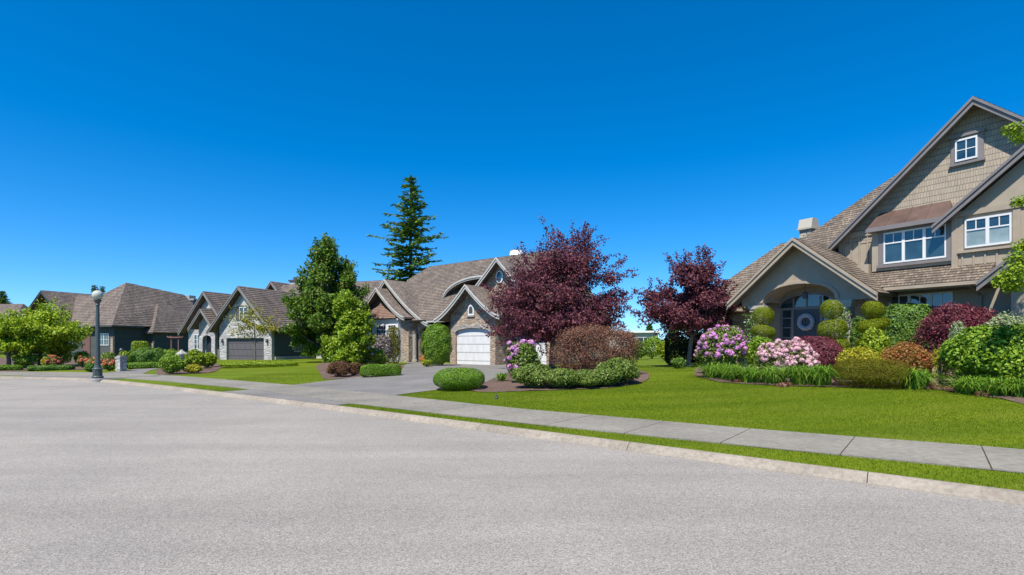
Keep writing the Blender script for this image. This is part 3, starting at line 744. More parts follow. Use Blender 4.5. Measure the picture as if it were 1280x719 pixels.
gable_panel(mb, p2, -7.0, -4.92, g2-.2, 1.2, 1.5, ph); gable_panel(mb, p2, -12.4, -7.02, 2.9, 1.2, 1.5)
mb.box(-7.4, -6.62, .4, 1.19, g2-.2, 3.3)
mb.box(-13, -3.92, 2.6, 9, g2-.2, 3.1); mb.box(4.55, 4.65, 1.82, 9, g2-.2, 3.3)
B.put('wall', mb, M['stone2'])
mb = MB(); gable_panel(mb, p1, -12.0, -7.41, 3.45, .4, .6); B.put('gable_shingles', mb, M['brownshingle'])
mb = MB()                                                     # arch stones, sills and corner posts
a1 = arc(-.03, 2.3, 1.47, .3, 12)
for i in range(12):
    a, b = a1[i], a1[i+1]; o = lambda p: (-.03+(p[0]+.03)*1.16, 2.3+(p[1]-2.3)*1.2+.17); mb.prism([a,b,o(b),o(a)], -.05, -.001)
B.put('arch_stones', mb, M['stonecol']); mb = MB()
a1 = arc(-5.85, 2.3, .55, .5, 10)
for i in range(10):
    a, b = a1[i], a1[i+1]; o = lambda p: (-5.85+(p[0]+5.85)*1.3, 2.3+(p[1]-2.3)*1.3); mb.prism([a,b,o(b),o(a)], 1.15, 1.199)
B.put('arch_stones', mb, M['stonecol'])
mb = MB(); mb.box(-.46,.2,-.08,-.001,3.3,3.395); B.put('sill', mb, M['stonecol'])
mb = MB(); vt = [(-.13+.24*math.cos(t), 3.72+.32*math.sin(t)) for t in np.linspace(0, 2*np.pi, 17)[:-1]]
mb.prism([(-.38,3.4),(.12,3.4),(.12,3.7)]+arc(-.13,3.7,.25,.36,8)[::-1]+[(-.38,3.7)], -.05, -.001); wv = B.put('gable_vent', mb, M['white'])
mb = MB(); mb.prism([(-.29,3.5),(.03,3.5),(.03,3.7)]+arc(-.13,3.7,.16,.26,8)[::-1]+[(-.29,3.7)], -.06, -.052); B.put('louvre', mb, M['darktrim'], wv)
mb = MB(); q = [(.95+.3*math.cos(t), 5.85+.42*math.sin(t)) for t in np.linspace(0, 2*np.pi, 19)[:-1]]; mb.prism(q, 1.43, 1.499); wv = B.put('oval_window', mb, M['white'])
mb = MB(); q = [(.95+.21*math.cos(t), 5.85+.32*math.sin(t)) for t in np.linspace(0, 2*np.pi, 19)[:-1]]; mb.prism(q, 1.42, 1.428); B.put('pane', mb, M['glass'], wv)
mb = MB(); mb.prism([(-1.5,g2-.02),(1.44,g2-.02),(1.44,2.3)]+arc(-.03,2.3,1.47,.3,10)[::-1][1:-1]+[(-1.5,2.3)], .12, .2); B.put('garage_door', mb, M['garage_white'])
mb = MB(); mb.box(2.0, 4.55, 1.62, 1.7, g2-.02, 2.75); B.put('garage_door', mb, M['garage_white'])
mb = MB(); mb.tube([(1.93,1.42,3.3),(1.93,1.42,g2)], .04, 8); mb.box(1.87,4.8,1.3,1.45,3.28,3.38); B.put('gutter', mb, M['pale_trim']); mb = MB(); mb.box(-4.9,-2.75,.5,.62,3.08,3.2); B.put('gutter', mb, M['pale_trim'])
# entry side: white bay with a window pair, columns and a glazed arched door
mb = MB(); mb.box(-11.9, -7.42, .1, 1.19, g2-.2, 3.3); mb.box(-12.0,-7.35,.02,1.19,3.3,3.42); B.put('bay', mb, M['white'])
window(B, -9.9, -8.75, 1.7, 3.0, .098, 1, (4, 4)); window(B, -8.5, -7.6, 2.55, 3.0, .098, 1, (3, 2)); window(B, -11.6, -10.3, 1.7, 3.0, .098, 1, (4, 4))
mb = MB(); courses(mb, [(-11.9,-.15,3.45),(-7.4,-.15,3.45),(-8.4,.38,4.4),(-10.9,.38,4.4)], .14, .02); B.put('bay_roof', mb, M['brownshingle'])
mb = MB(); mb.prism([(-6.3,g2),(-5.4,g2),(-5.4,2.3)]+arc(-5.85,2.3,.45,.45,8)[::-1][1:-1]+[(-6.3,2.3)], 1.62, 1.7); dr = B.put('door', mb, M['white'])
mb = MB()
for k in range(5):
    for u in (-6.16, -5.8): mb.box(u, u+.3, 1.6, 1.618, g2+.25+k*.45, g2+.62+k*.45)
B.put('pane', mb, M['glass'], dr)
mb = MB(); mb.lathe([(.2,0),(.2,.12),(.15,.2),(.14,2.0),(.18,2.1),(.22,2.2)], (-6.55,.9,g2)); B.put('porch_column', mb, M['stonecol'])
mb = MB(); mb.box(-2.6,-1.2,6.4,7.3,7.2,8.0); ch = B.put('chimney', mb, M['stone2'])
mb = MB(); mb.box(-2.68,-1.12,6.35,7.35,8.0,8.12); mb.lathe([(.58,0),(.62,.06),(.5,.42),(.53,.48),(.2,.52)], (-1.9,6.85,8.12), 8, smooth=False); B.put('chimney_cap', mb, M['chim_white'], ch)

# ============ grey stone gabled house
g3 = tz(*[(x, y) for x, y in [((307-640)/660*45, 45.0)]][0])
Cc = House('grey_house', 307, 45.0, 20, g3, 'pale grey stone house with three steep gables and a dark garage door')
rf, bm = MB(), MB()
Dd = None; bmat = M['greywood']
def gable(rf, bm, uc, zc, hw, sl, v0, v1, row=.24, w=.28):
    for s in (-1, 1):
        e = uc+s*hw; courses(rf, [(e,v0,zc-sl*hw),(uc,v0,zc),(uc,v1,zc),(e,v1,zc-sl*hw)], row, .03)
    bm = MB(); rake(bm, (uc-hw, zc-sl*hw), (uc, zc), v0-.08, w); rake(bm, (uc, zc), (uc+hw, zc-sl*hw), v0-.08, w)
    (Dd if Dd else Cc).put('barge_board', bm, bmat)
gable(rf, bm, -.2, 6.5, 3.55, 1.08, -.55, 9)
gable(rf, bm, -6.6, 6.45, 3.15, 1.2, 1.45, 9); gable(rf, bm, -6.0, 4.78, 1.55, 1.15, .7, 4)
gable(rf, bm, -5.1, 8.05, 1.7, 1.15, 8, 12)
courses(rf, [(-6.6,4,2.7),(9,4,2.7),(8,9.2,7.75),(-4.6,9.2,7.75)], .24, .03); courses(rf, [(-6.6,14.4,2.7),(9,14.4,2.7),(8,9.2,7.75),(-4.6,9.2,7.75)], .24, .03)
courses(rf, [(9,4,2.7),(9,14.4,2.7),(8,9.2,7.75)], .24, .03)
Cc.put('roof', rf, M['shake3'])
mb = MB()
mb.prism([(-2.97,g3-.2),(-2.16,g3-.2),(-2.16,2.1),(2.0,2.1),(2.0,g3-.2),(2.83,g3-.2),(2.83,2.95),(-.2,6.2),(-2.97,3.2)], 0, .3)
mb.prism([(-9.2,g3-.2),(-4.2,g3-.2),(-4.2,3.35),(-6.6,6.15),(-9.2,3.1)], 2, 2.3)
eh = [(-6.55,g3-.2),(-6.55,2.0)]+arc(-6.0,2.0,.55,.4,8)[1:-1]+[(-5.45,2.0),(-5.45,g3-.2)]
mb.prism([(-7.0,g3-.2)]+eh+[(-5.0,g3-.2),(-5.0,3.4),(-6.0,4.5),(-7.0,3.4)], 1.3, 1.6)
Cc.put('wall', mb, M['stone3'])
mb = MB(); mb.box(-2.95, 2.82, .32, 9, g3-.2, 2.9); mb.box(-9.1,-3,2.32,12,g3-.2,2.9); mb.box(2.83, 8.5, 4.6, 13, g3-.2, 2.65); mb.box(2.822,2.86,.302,4.6,g3+.02,2.85); Cc.put('side_wall', mb, M['green_board'])
mb = MB(); mb.box(2.86,2.95,.302,4.55,g3-.1,g3+.28); mb.box(2.95,8.6,4.5,4.58,g3-.1,g3+.28); Cc.put('plinth', mb, M['pale_trim'])
mb = MB(); mb.prism([(-.95,4.86),(.55,4.86),(-.2,5.6)], -.06, -.003); Cc.put('gable_trim', mb, M['pale_trim'])
mb = MB(); mb.prism([(-7.3,4.9),(-5.9,4.9),(-6.6,5.7)], 1.93, 1.998); Cc.put('gable_trim', mb, M['pale_trim'])
mb = MB(); mb.box(-2.16,2.0,.2,.28,g3-.05,2.1); Cc.put('garage_door', mb, M['garage_grey'])
window(Cc, -.66, .34, 3.66, 4.75, -.004, 2, (1, 3))
for u in (-1.05, .36):
    mb = MB(); mb.box(u, u+.36, -.05, -.003, 3.66, 4.75); Cc.put('shutter', mb, M['darktrim'])
window(Cc, -8.4, -7.6, 1.1, 2.5, 1.998, 2, (1, 3)); 
mb = MB(); mb.box(-6.5,-5.5,1.72,1.8,g3,2.4); Cc.put('door', mb, M['door_dark'])
# side window: build on the wall that faces right
mb = MB(); pm = MB(); u = 2.862
for y0_, y1_ in ((2.55,2.63),(3.35,3.43),(2.97,3.01)): mb.box(u,u+.05,y0_,y1_,.95,2.1)
for z0_ in (.9,2.05,1.5): mb.box(u,u+.052,2.55,3.43,z0_,z0_+.07)
pm.box(u,u+.02,2.63,3.35,.97,2.05); f_ = Cc.put('window', mb, M['pale_trim']); Cc.put('pane', pm, M['glass'], f_)
mb = MB(); mb.box(-4.1,-2.7,9.5,10.4,6.6,8.15); ch = Cc.put('chimney', mb, M['stone3']); mb = MB(); mb.box(-4.2,-2.6,9.4,10.5,8.15,8.3); mb.box(-3.7,-3.1,9.6,10.3,8.3,8.6); Cc.put('chimney_cap', mb, M['darktrim'], ch)
for u in (-2.56, 2.4):
    mb = MB(); mb.box(u-.07,u+.07,-.16,-.003,1.7,2.0); mb.lathe([(.05,0),(.1,.05),(.1,.2),(.02,.3)], (u,-.1,1.7), 8); Cc.put('wall_lantern', mb, M['darktrim'])

# ============ dark slate house with the big hipped roof
g4 = tz(*[(x, y) for x, y in [((140-640)/660*54, 54.0)]][0])
Dd = House('slate_house', 140.6, 54.0, 20, g4, 'dark slate house under a big brown hipped roof, behind the street lamp')
rf, bm = MB(), MB(); bmat = M['darktrim']
cz = 3.5
ap4 = (-4.2, 4.2, 8.5); rr4 = (-1.6, 6.5, 8.1)
courses(rf, [(0,0,cz),(-6.8,0,cz),(-11.0,3.0,7.07),(-6.4,3.0,7.07),ap4], .24, .03); courses(rf, [(0,0,cz),(0,12,cz),(-3,10.3,7.6)], .24, .03); courses(rf, [(0,0,cz),(-3,10.3,7.6),ap4], .24, .03)
courses(rf, [(-6.4,3.0,7.07),(-13,3.0,7.07),(-13,9,3.4),(-6.4,9,3.4)], .24, .03); courses(rf, [ap4,(-6.4,3.0,7.07),(-8.5,10.3,3.5),(-3,10.3,7.6)], .24, .03)
courses(rf, [(.9,3.6,2.86),(.9,11,2.86),(-1.3,11,5.7),(-1.57,6.07,6.3)], .24, .03); courses(rf, [(.9,3.6,2.86),(-3,3.6,2.86),(-1.57,6.07,6.3)], .24, .03)
gable(rf, bm, -11.2, 7.45, 4.6, .86, -.1, 6)
Dd.put('roof', rf, M['shake3'])
mb = MB(); mb.box(-6.2,-.5,.5,9,g4-.2,3.4); mb.box(-15,-6.2,.9,9,g4-.2,3.4); mb.prism([(-15,3.4),(-7.4,3.4),(-11.2,7.1)], .6, .9); mb.box(-2.2,.5,4.0,10,g4-.2,2.8)
Dd.put('wall', mb, M['teal_board'])
mb = MB()
for u, v, h, w_ in ((-3.15,.42,2.3,.35),(-.95,.42,2.3,.35),(-.1,3.9,1.7,.6)):
    mb = MB(); mb.box(u,u+w_,v,v+.1,g4-.2,h); Dd.put('stone_pier', mb, M['stone2'])
mb = MB(); mb.box(-6.2,.05,-.12,-.02,3.36,3.5); mb.box(-.1,.06,-.02,3.3,3.36,3.5); Dd.put('gutter', mb, M['darktrim']); mb = MB(); mb.box(-1.7,1.0,3.48,3.58,2.72,2.86); Dd.put('gutter', mb, M['darktrim'])
mb = MB(); mb.prism([(-12.1,5.4),(-10.3,5.4),(-11.2,6.3)], .52, .598); Dd.put('trim', mb, M['pale_trim'])
window(Dd, -2.74,-1.3,1.45,2.7,.498,2,(2,2)); window(Dd, -8.6,-7.4,1.4,2.6,.898,2,(2,2))
mb = MB(); mb.box(-5.3,-4.2,.44,.498,g4,2.5); Dd.put('door', mb, M['flag'])
mb = MB(); mb.box(-4.8,-3.6,12,12.9,4,7.1); ch = Dd.put('chimney', mb, M['darktrim']); mb = MB(); mb.box(-5.0,-3.4,11.9,13,7.1,7.3); mb.box(-4.9,-4.3,12,12.9,7.3,7.75); Dd.put('chimney_cap', mb, M['concrete'], ch)

# ============ roof at the left edge and a pale flat roof far behind the plum trees
E5 = House('brown_house', -12, 75, 10, .1, 'brown roofed house cut by the left edge of the photo')
rf = MB(); courses(rf, [(-7,0,3.2),(3.2,0,3.2),(.4,4,7.6),(-4,4,7.6)], .25, .03); courses(rf, [(3.2,0,3.2),(3.2,8,3.2),(.4,4,7.6)], .25, .03); courses(rf, [(-7,8,3.2),(3.2,8,3.2),(.4,4,7.6),(-4,4,7.6)], .25, .03)
E5.put('roof', rf, M['shake3']); mb = MB(); mb.box(-6.5,2.6,.6,7.4,-.1,3.15); E5.put('wall', mb, M['teal_board'])
window(E5, -1.5, .2, 1.2, 2.5, .598, 2, (2, 2))
E6 = House('pale_house', 790, 95, 15, .5, 'distant pale flat roofed house seen between the two plum trees')
mb = MB(); mb.box(-4.5,4.5,0,6,.2,3.6); E6.put('wall', mb, M['cream']); mb = MB(); mb.box(-5,5,-.5,6.5,3.6,3.95); E6.put('roof', mb, M['white']); window(E6, -2.5, 0, 1.2, 2.8, -.002, 2, (1, 2)); window(E6, 1, 3, 1.2, 2.8, -.002, 2, (1, 2))
# ------------------------------------------------------------------ plants
def unit(v): return v/np.maximum(np.linalg.norm(v, axis=-1, keepdims=True), 1e-9)
def rdir(n): return unit(rng.normal(size=(n, 3)))
def leaf_quads(C, N, L, asp=.5, up=.0, T=None):
    """rhombic leaves: centre C, facing N, length L"""
    n = len(C); N = unit(N)
    if T is None: T = rng.normal(size=(n, 3)); T[:,2] -= up
    T = unit(T-N*(T*N).sum(1, keepdims=True)); S = np.cross(N, T); L = np.broadcast_to(np.asarray(L, float), (n,))[:,None]
    V = np.empty((n, 4, 3)); V[:,0] = C-T*L*.5; V[:,1] = C+S*L*asp*.5-T*L*.05; V[:,2] = C+T*L*.5; V[:,3] = C-S*L*asp*.5-T*L*.05
    return V
def add_leaves(name, Vs, m, parent=None, rnd=None):
    V = np.concatenate(Vs) if isinstance(Vs, list) else Vs
    n = len(V); r = rng.random(n) if rnd is None else np.concatenate(rnd) if isinstance(rnd, list) else rnd
    return np_mesh(name, V.reshape(-1, 3), np.arange(4*n).reshape(-1, 4), m, parent, r)
def blob_pts(n, Cs, Rs, depth=.35, zmin=.02):
    """points on the shells of a union of ellipsoids, with outward normals"""
    Cs = np.asarray(Cs, float); Rs = np.asarray(Rs, float); A = (Rs[:,0]*Rs[:,1]*Rs[:,2])**(2/3); out = []; on = []; tot = 0
    while tot < n:
        k = rng.choice(len(Cs), n, p=A/A.sum()); d = rdir(n); s = 1-depth*rng.random(n)**1.6+rng.normal(0, .03, n)
        P = Cs[k]+d*Rs[k]*s[:,None]; Nn = unit(d/Rs[k])
        ok = P[:,2] > zmin
        q = np.full(n, 9.)
        for c, r in zip(Cs, Rs): q = np.minimum(q, np.where(True, (((P-c)/r)**2).sum(1), 9))
        ok &= q > (1-depth)**2*.72
        out.append(P[ok]); on.append(Nn[ok]); tot += ok.sum()
        if len(out) > 30: break
    return np.concatenate(out)[:n], np.concatenate(on)[:n]
def twigs(name, parent, W, H, n=7, m='bark', r=.02):
    mb = MB()
    for i in range(n):
        a = 2*math.pi*i/n+rng.random(); l = W*.34*(.5+.5*rng.random()); z = H*(.45+.35*rng.random())
        mb.tube([(0.03*math.cos(a),.03*math.sin(a),-.05),(l*.4*math.cos(a),l*.4*math.sin(a),z*.5),(l*math.cos(a),l*math.sin(a),z)], [r, r*.7, r*.35], 5)
    return mb.build(name, M[m], parent)
LM = {}
def lm(key, cols, **k): LM[key] = leaf_mat(key, cols, **k)
lm('laurel', [(0.0473,0.115,0.0135),(0.081,0.176,0.0189),(0.135,0.243,0.027),(0.203,0.311,0.054)])
lm('bright', [(0.078,0.169,0.0104),(0.13,0.247,0.013),(0.208,0.338,0.0182),(0.312,0.416,0.039)])
lm('lime', [(0.115,0.196,0.0092),(0.196,0.287,0.0115),(0.287,0.38,0.0161),(0.38,0.437,0.0345)])
lm('gold', [(0.193,0.206,0.0084),(0.314,0.302,0.0126),(0.459,0.399,0.021),(0.483,0.435,0.0525)])
lm('olive', [(0.0756,0.0756,0.00552),(0.119,0.111,0.00824),(0.161,0.141,0.011),(0.15,0.171,0.0138)], spec=.1)
lm('topiary', [(0.107,0.144,0.00517),(0.159,0.201,0.00724),(0.214,0.26,0.0103),(0.246,0.273,0.0207)], spec=.1)
lm('boxwood', [(0.0653,0.145,0.0087),(0.109,0.217,0.0116),(0.16,0.29,0.0145),(0.217,0.348,0.029)])
lm('rhodo', [(0.07,0.119,0.0168),(0.119,0.196,0.0252),(0.182,0.266,0.035),(0.266,0.308,0.07)])
lm('skirt', [(0.06,0.103,0.0112),(0.1,0.167,0.0188),(0.16,0.23,0.0328),(0.27,0.322,0.084)])
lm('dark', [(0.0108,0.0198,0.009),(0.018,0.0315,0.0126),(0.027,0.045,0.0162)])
lm('barberry', [(0.0957,0.04,0.0308),(0.16,0.0734,0.0493),(0.239,0.113,0.0678),(0.271,0.147,0.0739)])
lm('burgundy', [(0.0747,0.0156,0.0257),(0.135,0.025,0.04),(0.202,0.0437,0.0644),(0.269,0.078,0.0858)])
lm('plum', [(0.0554,0.0175,0.0306),(0.103,0.0297,0.0459),(0.166,0.0486,0.0638),(0.268,0.0944,0.0952)], tr=.3, spec=.2, rough=.55)
lm('orange', [(0.12,0.168,0.018),(0.336,0.144,0.036),(0.432,0.108,0.06),(0.36,0.24,0.036)])
lm('redspirea', [(0.07,0.07,0.02),(0.14,0.06,0.03),(0.2,0.07,0.04),(0.12,0.11,0.03)])
lm('variegated', [(0.16,0.22,0.08),(0.28,0.35,0.16),(0.42,0.47,0.28),(0.22,0.3,0.1)])
lm('maple', [(0.0458,0.103,0.00719),(0.0764,0.161,0.00899),(0.115,0.207,0.0126),(0.13,0.135,0.018)])
lm('limetree', [(0.149,0.254,0.00897),(0.239,0.359,0.012),(0.344,0.463,0.0179),(0.448,0.448,0.0299)])
lm('limemaple', [(0.107,0.202,0.00767),(0.172,0.284,0.0103),(0.248,0.366,0.0153),(0.323,0.356,0.0256)])
lm('yellowtree', [(0.2,0.21,0.015),(0.3,0.28,0.02),(0.36,0.3,0.04)])
lm('conifer', [(0.0597,0.13,0.0254),(0.109,0.203,0.0355),(0.2,0.303,0.0456)], tr=.12)
lm('daylily', [(0.07,0.168,0.0112),(0.119,0.252,0.0168),(0.182,0.336,0.0252),(0.28,0.392,0.042)])
lm('lilac', [(0.2,0.15,0.16),(0.3,0.22,0.24),(0.12,0.14,0.04),(0.36,0.28,0.28)])
lm('fl_violet', [(0.475,0.179,0.475),(0.688,0.28,0.589),(0.775,0.381,0.589)], tr=.3, rough=.6)
lm('fl_pink', [(0.66,0.3,0.38),(0.74,0.45,0.5),(0.78,0.58,0.6)], tr=.3, rough=.6)
lm('fl_magenta', [(0.5,0.16,0.42),(0.62,0.28,0.55),(0.7,0.4,0.6)], tr=.3, rough=.6)
lm('fl_white', [(0.6,0.6,0.55),(0.7,0.7,0.66)], tr=.3, rough=.6)
lm('fl_red', [(0.5,0.1,0.07),(0.6,0.18,0.12),(0.55,0.26,0.1)], tr=.3, rough=.6)

def blossoms(parent, P, N, count, rad, pet, m, ppc=34, name='blossoms'):
    k = rng.choice(len(P), min(count, len(P)), replace=False); V = []
    for c, n in zip(P[k], N[k]):
        d = rdir(ppc); d = unit(d+n*.55); r = rad*(.75+.5*rng.random())
        V.append(leaf_quads(c+n*rad*.35+d*r*np.array([1,1,.8]), d+.35*rdir(ppc), pet*(.8+.4*rng.random(ppc)), .8))
    return add_leaves(name, V, LM[m], parent)
def place(px, py, w, ytop, d=None):
    if d: y = d; x = (px-CX)/FPX*y; z = tz(x, y)
    else: x, y, z = G(px, py)
    return x, y, z, w*y/FPX, EYE+(HY-ytop)*y/FPX-z
def shrub(name, label, px, py, w, ytop, lf, cat='shrub', group=None, n=5000, leaf=.07, nb=9, depth=None, asp=.5, up=.4, fl=None, flat=1.0, wild=.8, back=0, stems=True, d=None, lo=-.35):
    x, y, z, W, H = place(px, py, w, ytop, d); D = (depth or W*.8)
    a = math.atan2(x, y)
    if not d: y += D*.5*math.cos(a)*.8+back*math.cos(a); x += D*.5*math.sin(a)*.8+back*math.sin(a); W *= min(y/(y-D*.4-back+1e-6), 1.12)
    z = tz(x, y); H = EYE+(HY-ytop)*y/FPX-z
    root = empty(name, (x, y, z), -a, label, cat, group)
    Cs = [(0, 0, H*.5)]; Rs = [(W*.40, D*.40, H*.44)]
    for i in range(nb):
        t = 2*math.pi*(i+rng.random()*.7)/nb; el = rng.uniform(lo, 1.1) if i % 3 else rng.uniform(.7, 1.4)
        c = (math.cos(t)*math.cos(el)*W*.3, math.sin(t)*math.cos(el)*D*.3, H*.48+math.sin(el)*H*.27)
        q = rng.uniform(.75, 1.15); rr = min(W*.22*q, c[0]+W*9); Cs.append(c); Rs.append((W*.2*q, D*.2*q, min(H*.24*q, H-c[2])))
    P, N = blob_pts(n, Cs, Rs, .42)
    f = add_leaves('foliage', leaf_quads(P, N*wild+.8*rdir(n)+np.array([0,0,.35]), leaf*(.65+.7*rng.random(n)), asp, up), LM[lf], root)
    if stems: twigs('stems', root, W, H)
    if fl:
        ok = (N[:,2] > -.3); 
        if 'where' in fl: ok &= fl['where'](P/np.array([W,D,H]))
        blossoms(root, P[ok], N[ok], fl['n'], fl['r'], fl['p'], fl['m'])
    return root
def clipped(name, label, px, py, w, ytop, lf, cat='shrub', group=None, n=9000, leaf=.03, depth=None, rz=0, pw=3.0, top=.25, back=None, flatb=False, wave=.02, d=None):
    """clipped plant: rounded box outline"""
    x, y, z, W, H = place(px, py, w, ytop, d); D = depth or W*.7; a = math.atan2(x, y)
    if not d: y += D*.45*math.cos(a); x += D*.45*math.sin(a)
    z = tz(x, y); H = EYE+(HY-ytop)*y/FPX-z
    root = empty(name, (x, y, z), -a+R(rz), label, cat, group)
    q_ = rdir(n*2); d = q_; s = (np.abs(d)**pw).sum(1)**(-1/pw); P = d*s[:,None]
    P = P[P[:,2] > -.97][:n]; m = len(P)
    N = unit(np.sign(P)*np.abs(P)**(pw-1)/np.array([W,D,H])); q = 1-.1*rng.random(m)**2
    P = P*q[:,None]*np.array([W/2, D/2, H/2])+np.array([0,0,H/2])
    P += N*(wave*np.sin(P[:,0:1]*7+1)*np.sin(P[:,1:2]*6+P[:,2:3]*8)+rng.normal(0, .005, (m,1)))
    add_leaves('foliage', leaf_quads(P, N+.5*rdir(m), leaf*(.7+.6*rng.random(m)), .55), LM[lf], root)
    # dense twiggy inside so that the clipped face is closed
    P2 = rdir(1500)*rng.random((1500,1))**.3; P2 = P2*np.array([W,D,H])*.44+np.array([0,0,H/2]); add_leaves('inner_foliage', leaf_quads(P2, rdir(1500), .09, .8), LM[lf], root)
    return root
def topiary(label, px, d_, w, ytop, tiers, group, stem_h=.5):
    x, y, z, W, H = place(px, 0, w, ytop, d_); z = tz(x, y); H = EYE+(HY-ytop)*y/FPX-z
    root = empty('topiary', (x, y, z), rng.uniform(-.3, .3), label, 'topiary', group)
    mb = MB(); mb.tube([(0,0,-.05),(.02,0,H*.5),(0,0,H*.9)], [.05,.04,.02], 7); mb.build('trunk', M['bark'], root)
    for (f0, f1, ws, tilt, dx) in tiers:
        c = np.array([dx*W, 0, H*(1-(f0+f1)/2)]); r = np.array([W*ws*.5, W*ws*.5, H*(f1-f0)*.5]); n = int(7000*ws)
        d = rdir(n); pw = 2.5; s = (np.abs(d)**pw).sum(1)**(-1/pw); P = d*s[:,None]; N = unit(P/r); P = P*(1-.1*rng.random((n,1))**2)*r
        P += N*(.015*np.sin(P[:,0:1]*17)*np.sin(P[:,2:3]*15+P[:,1:2]*13)+rng.normal(0,.004,(n,1)))
        P[:,2] += P[:,0]*math.tan(R(tilt))
        add_leaves('tier', leaf_quads(P+c, N+.4*rdir(n), .035*(.7+.6*rng.random(n)), .5), LM['topiary'], root)
    return root
def grass_clump(label, px, py, w, ytop, group, n=330, m='daylily', bw=.026, d=None):
    x, y, z, W, H = place(px, py, w, ytop, d); H *= rng.uniform(.82, 1.12); W *= rng.uniform(.9, 1.12); root = empty('daylily', (x, y, z), 0, label, 'plant', group)
    t = np.linspace(0, 1, 6)[None,:,None]
    a = rng.uniform(0, 2*np.pi, n); L = (.6+.45*rng.random(n))*H*1.3; sp = rng.uniform(.1, .85, n)*W; b = rng.random((n,2))*2-1
    hd = np.stack([np.cos(a), np.sin(a), 0*a], 1); sd = np.stack([-np.sin(a), np.cos(a), 0*a], 1)
    base = np.stack([b[:,0]*W*.2, b[:,1]*W*.2, 0*a], 1)
    fall = rng.uniform(.45, 1.15, n)
    zc = (L[:,None,None]*(t*1.9-t**2*(.95+.75*fall[:,None,None])))
    Pm = base[:,None,:]+hd[:,None,:]*sp[:,None,None]*t**1.5+np.array([0,0,1.])*zc
    wd = bw*(1-t**1.6*.97)*(.7+.6*rng.random((n,1,1)))
    Lf, Rt = Pm-sd[:,None,:]*wd*.5, Pm+sd[:,None,:]*wd*.5
    Q = np.stack([Lf[:,:-1], Rt[:,:-1], Rt[:,1:], Lf[:,1:]], 2).reshape(-1, 4, 3)
    add_leaves('foliage', Q, LM[m], root, np.repeat(rng.random(n), 5))
    return root
def make_tree(name, label, cat, px, py, crown, lf, trunk_h, trunk_r, ncl, nleaf, leaf, bark='bark', spray=.0, cl=.17, group=None, depth=None, fork=1, seed=None, flatz=.75, x_off=0, profile=None, lean=0, dist=None):
    """crown = (px0, px1, ytop, ybottom) in the photo; clusters of leaves on limbs"""
    x, y, z = G(px, py)
    if dist: y = dist; x = (px-CX)/FPX*y; z = tz(x, y)
    W = (crown[1]-crown[0])*y/FPX; zt = EYE+(HY-crown[2])*y/FPX-z; zb = EYE+(HY-crown[3])*y/FPX-z; cx = ((crown[0]+crown[1])/2-CX)/FPX*y-x
    D = depth or W*.9; root = empty(name, (x, y, z), 0, label, cat, group)
    prof = profile or [(0,.55),(.2,.92),(.45,1),(.7,.78),(.88,.45),(1,.12)]
    pz = [p[0] for p in prof]; pr = [p[1] for p in prof]; cs = []
    tries = 0
    while len(cs) < ncl and tries < 8000:
        tries += 1; f = rng.random(); r = np.interp(f, pz, pr)
        if rng.random() > r: continue
        t = rng.uniform(0, 2*np.pi); q = math.sqrt(rng.uniform(.06, 1))*(1-cl*.55)
        c = np.array([cx*f**.5+math.cos(t)*q*r*W/2, math.sin(t)*q*r*D/2, zb+f*(zt-zb-cl*W*.35)])
        if all(np.linalg.norm((c-d)/np.array([1,1,.8])) > W*cl*.62 for d in cs): cs.append(c)
        elif tries % 60 == 0: cs.append(c)
    mb = MB(); top = np.array([cx*.6, 0, zb+(zt-zb)*.72])
    tp = [np.array([0,0,-.1]), np.array([lean*.3, 0, trunk_h*.6]), np.array([lean*.6+cx*.1, 0, trunk_h]), np.array([cx*.35, .05, (trunk_h+top[2])*.5]), top]
    mb.tube(tp, [trunk_r*1.25, trunk_r, trunk_r*.9, trunk_r*.6, trunk_r*.2], 9)
    for c in cs:
        h = min(max(trunk_h*.85, c[2]-np.hypot(c[0], c[1])*.9), top[2]); f = h/top[2]
        i = min(int(np.searchsorted([p[2] for p in tp], h)), 4); a_, b_ = tp[max(i-1,0)], tp[i]; k = (h-a_[2])/max(b_[2]-a_[2], 1e-3)
        s = a_+(b_-a_)*k; mid = (s+c)/2+np.array([rng.normal(0,.05*W), rng.normal(0,.05*W), -.02*W])
        mb.tube([s, mid, c], [trunk_r*.42*(1-.5*f), trunk_r*.26, trunk_r*.08], 5)
    mb.build('trunk', M[bark], root)
    V = []; per = nleaf//len(cs)
    for c in cs:
        rr = W*cl*(.7+.6*rng.random()); d = rdir(per); s = rng.random(per)**.45
        P = c+d*rr*s[:,None]*np.array([1,1,flatz]); out = unit((c-np.array([cx*.5,0,zb+(zt-zb)*.35]))[None])
        V.append(leaf_quads(P, d*.6+out*.4+.9*rdir(per)+np.array([0,0,.45]), leaf*(.65+.7*rng.random(per)), .6, .5))
        if spray:
            for _ in range(3):
                ns = max(10, per//9); dv = unit(out[0]+.55*rng.normal(size=3)+np.array([0,0,.35])); l = spray*(.35+.6*rng.random())*W*.13+rr
                t = rng.random(ns)[:,None]; P = c+dv*l*(.45+.6*t)+rng.normal(0, leaf*.55, (ns,3)); V.append(leaf_quads(P, rdir(ns)+np.array([0,0,.4]), leaf*(.6+.6*rng.random(ns)), .6, .3))
    add_leaves('crown', V, LM[lf], root)
    return root
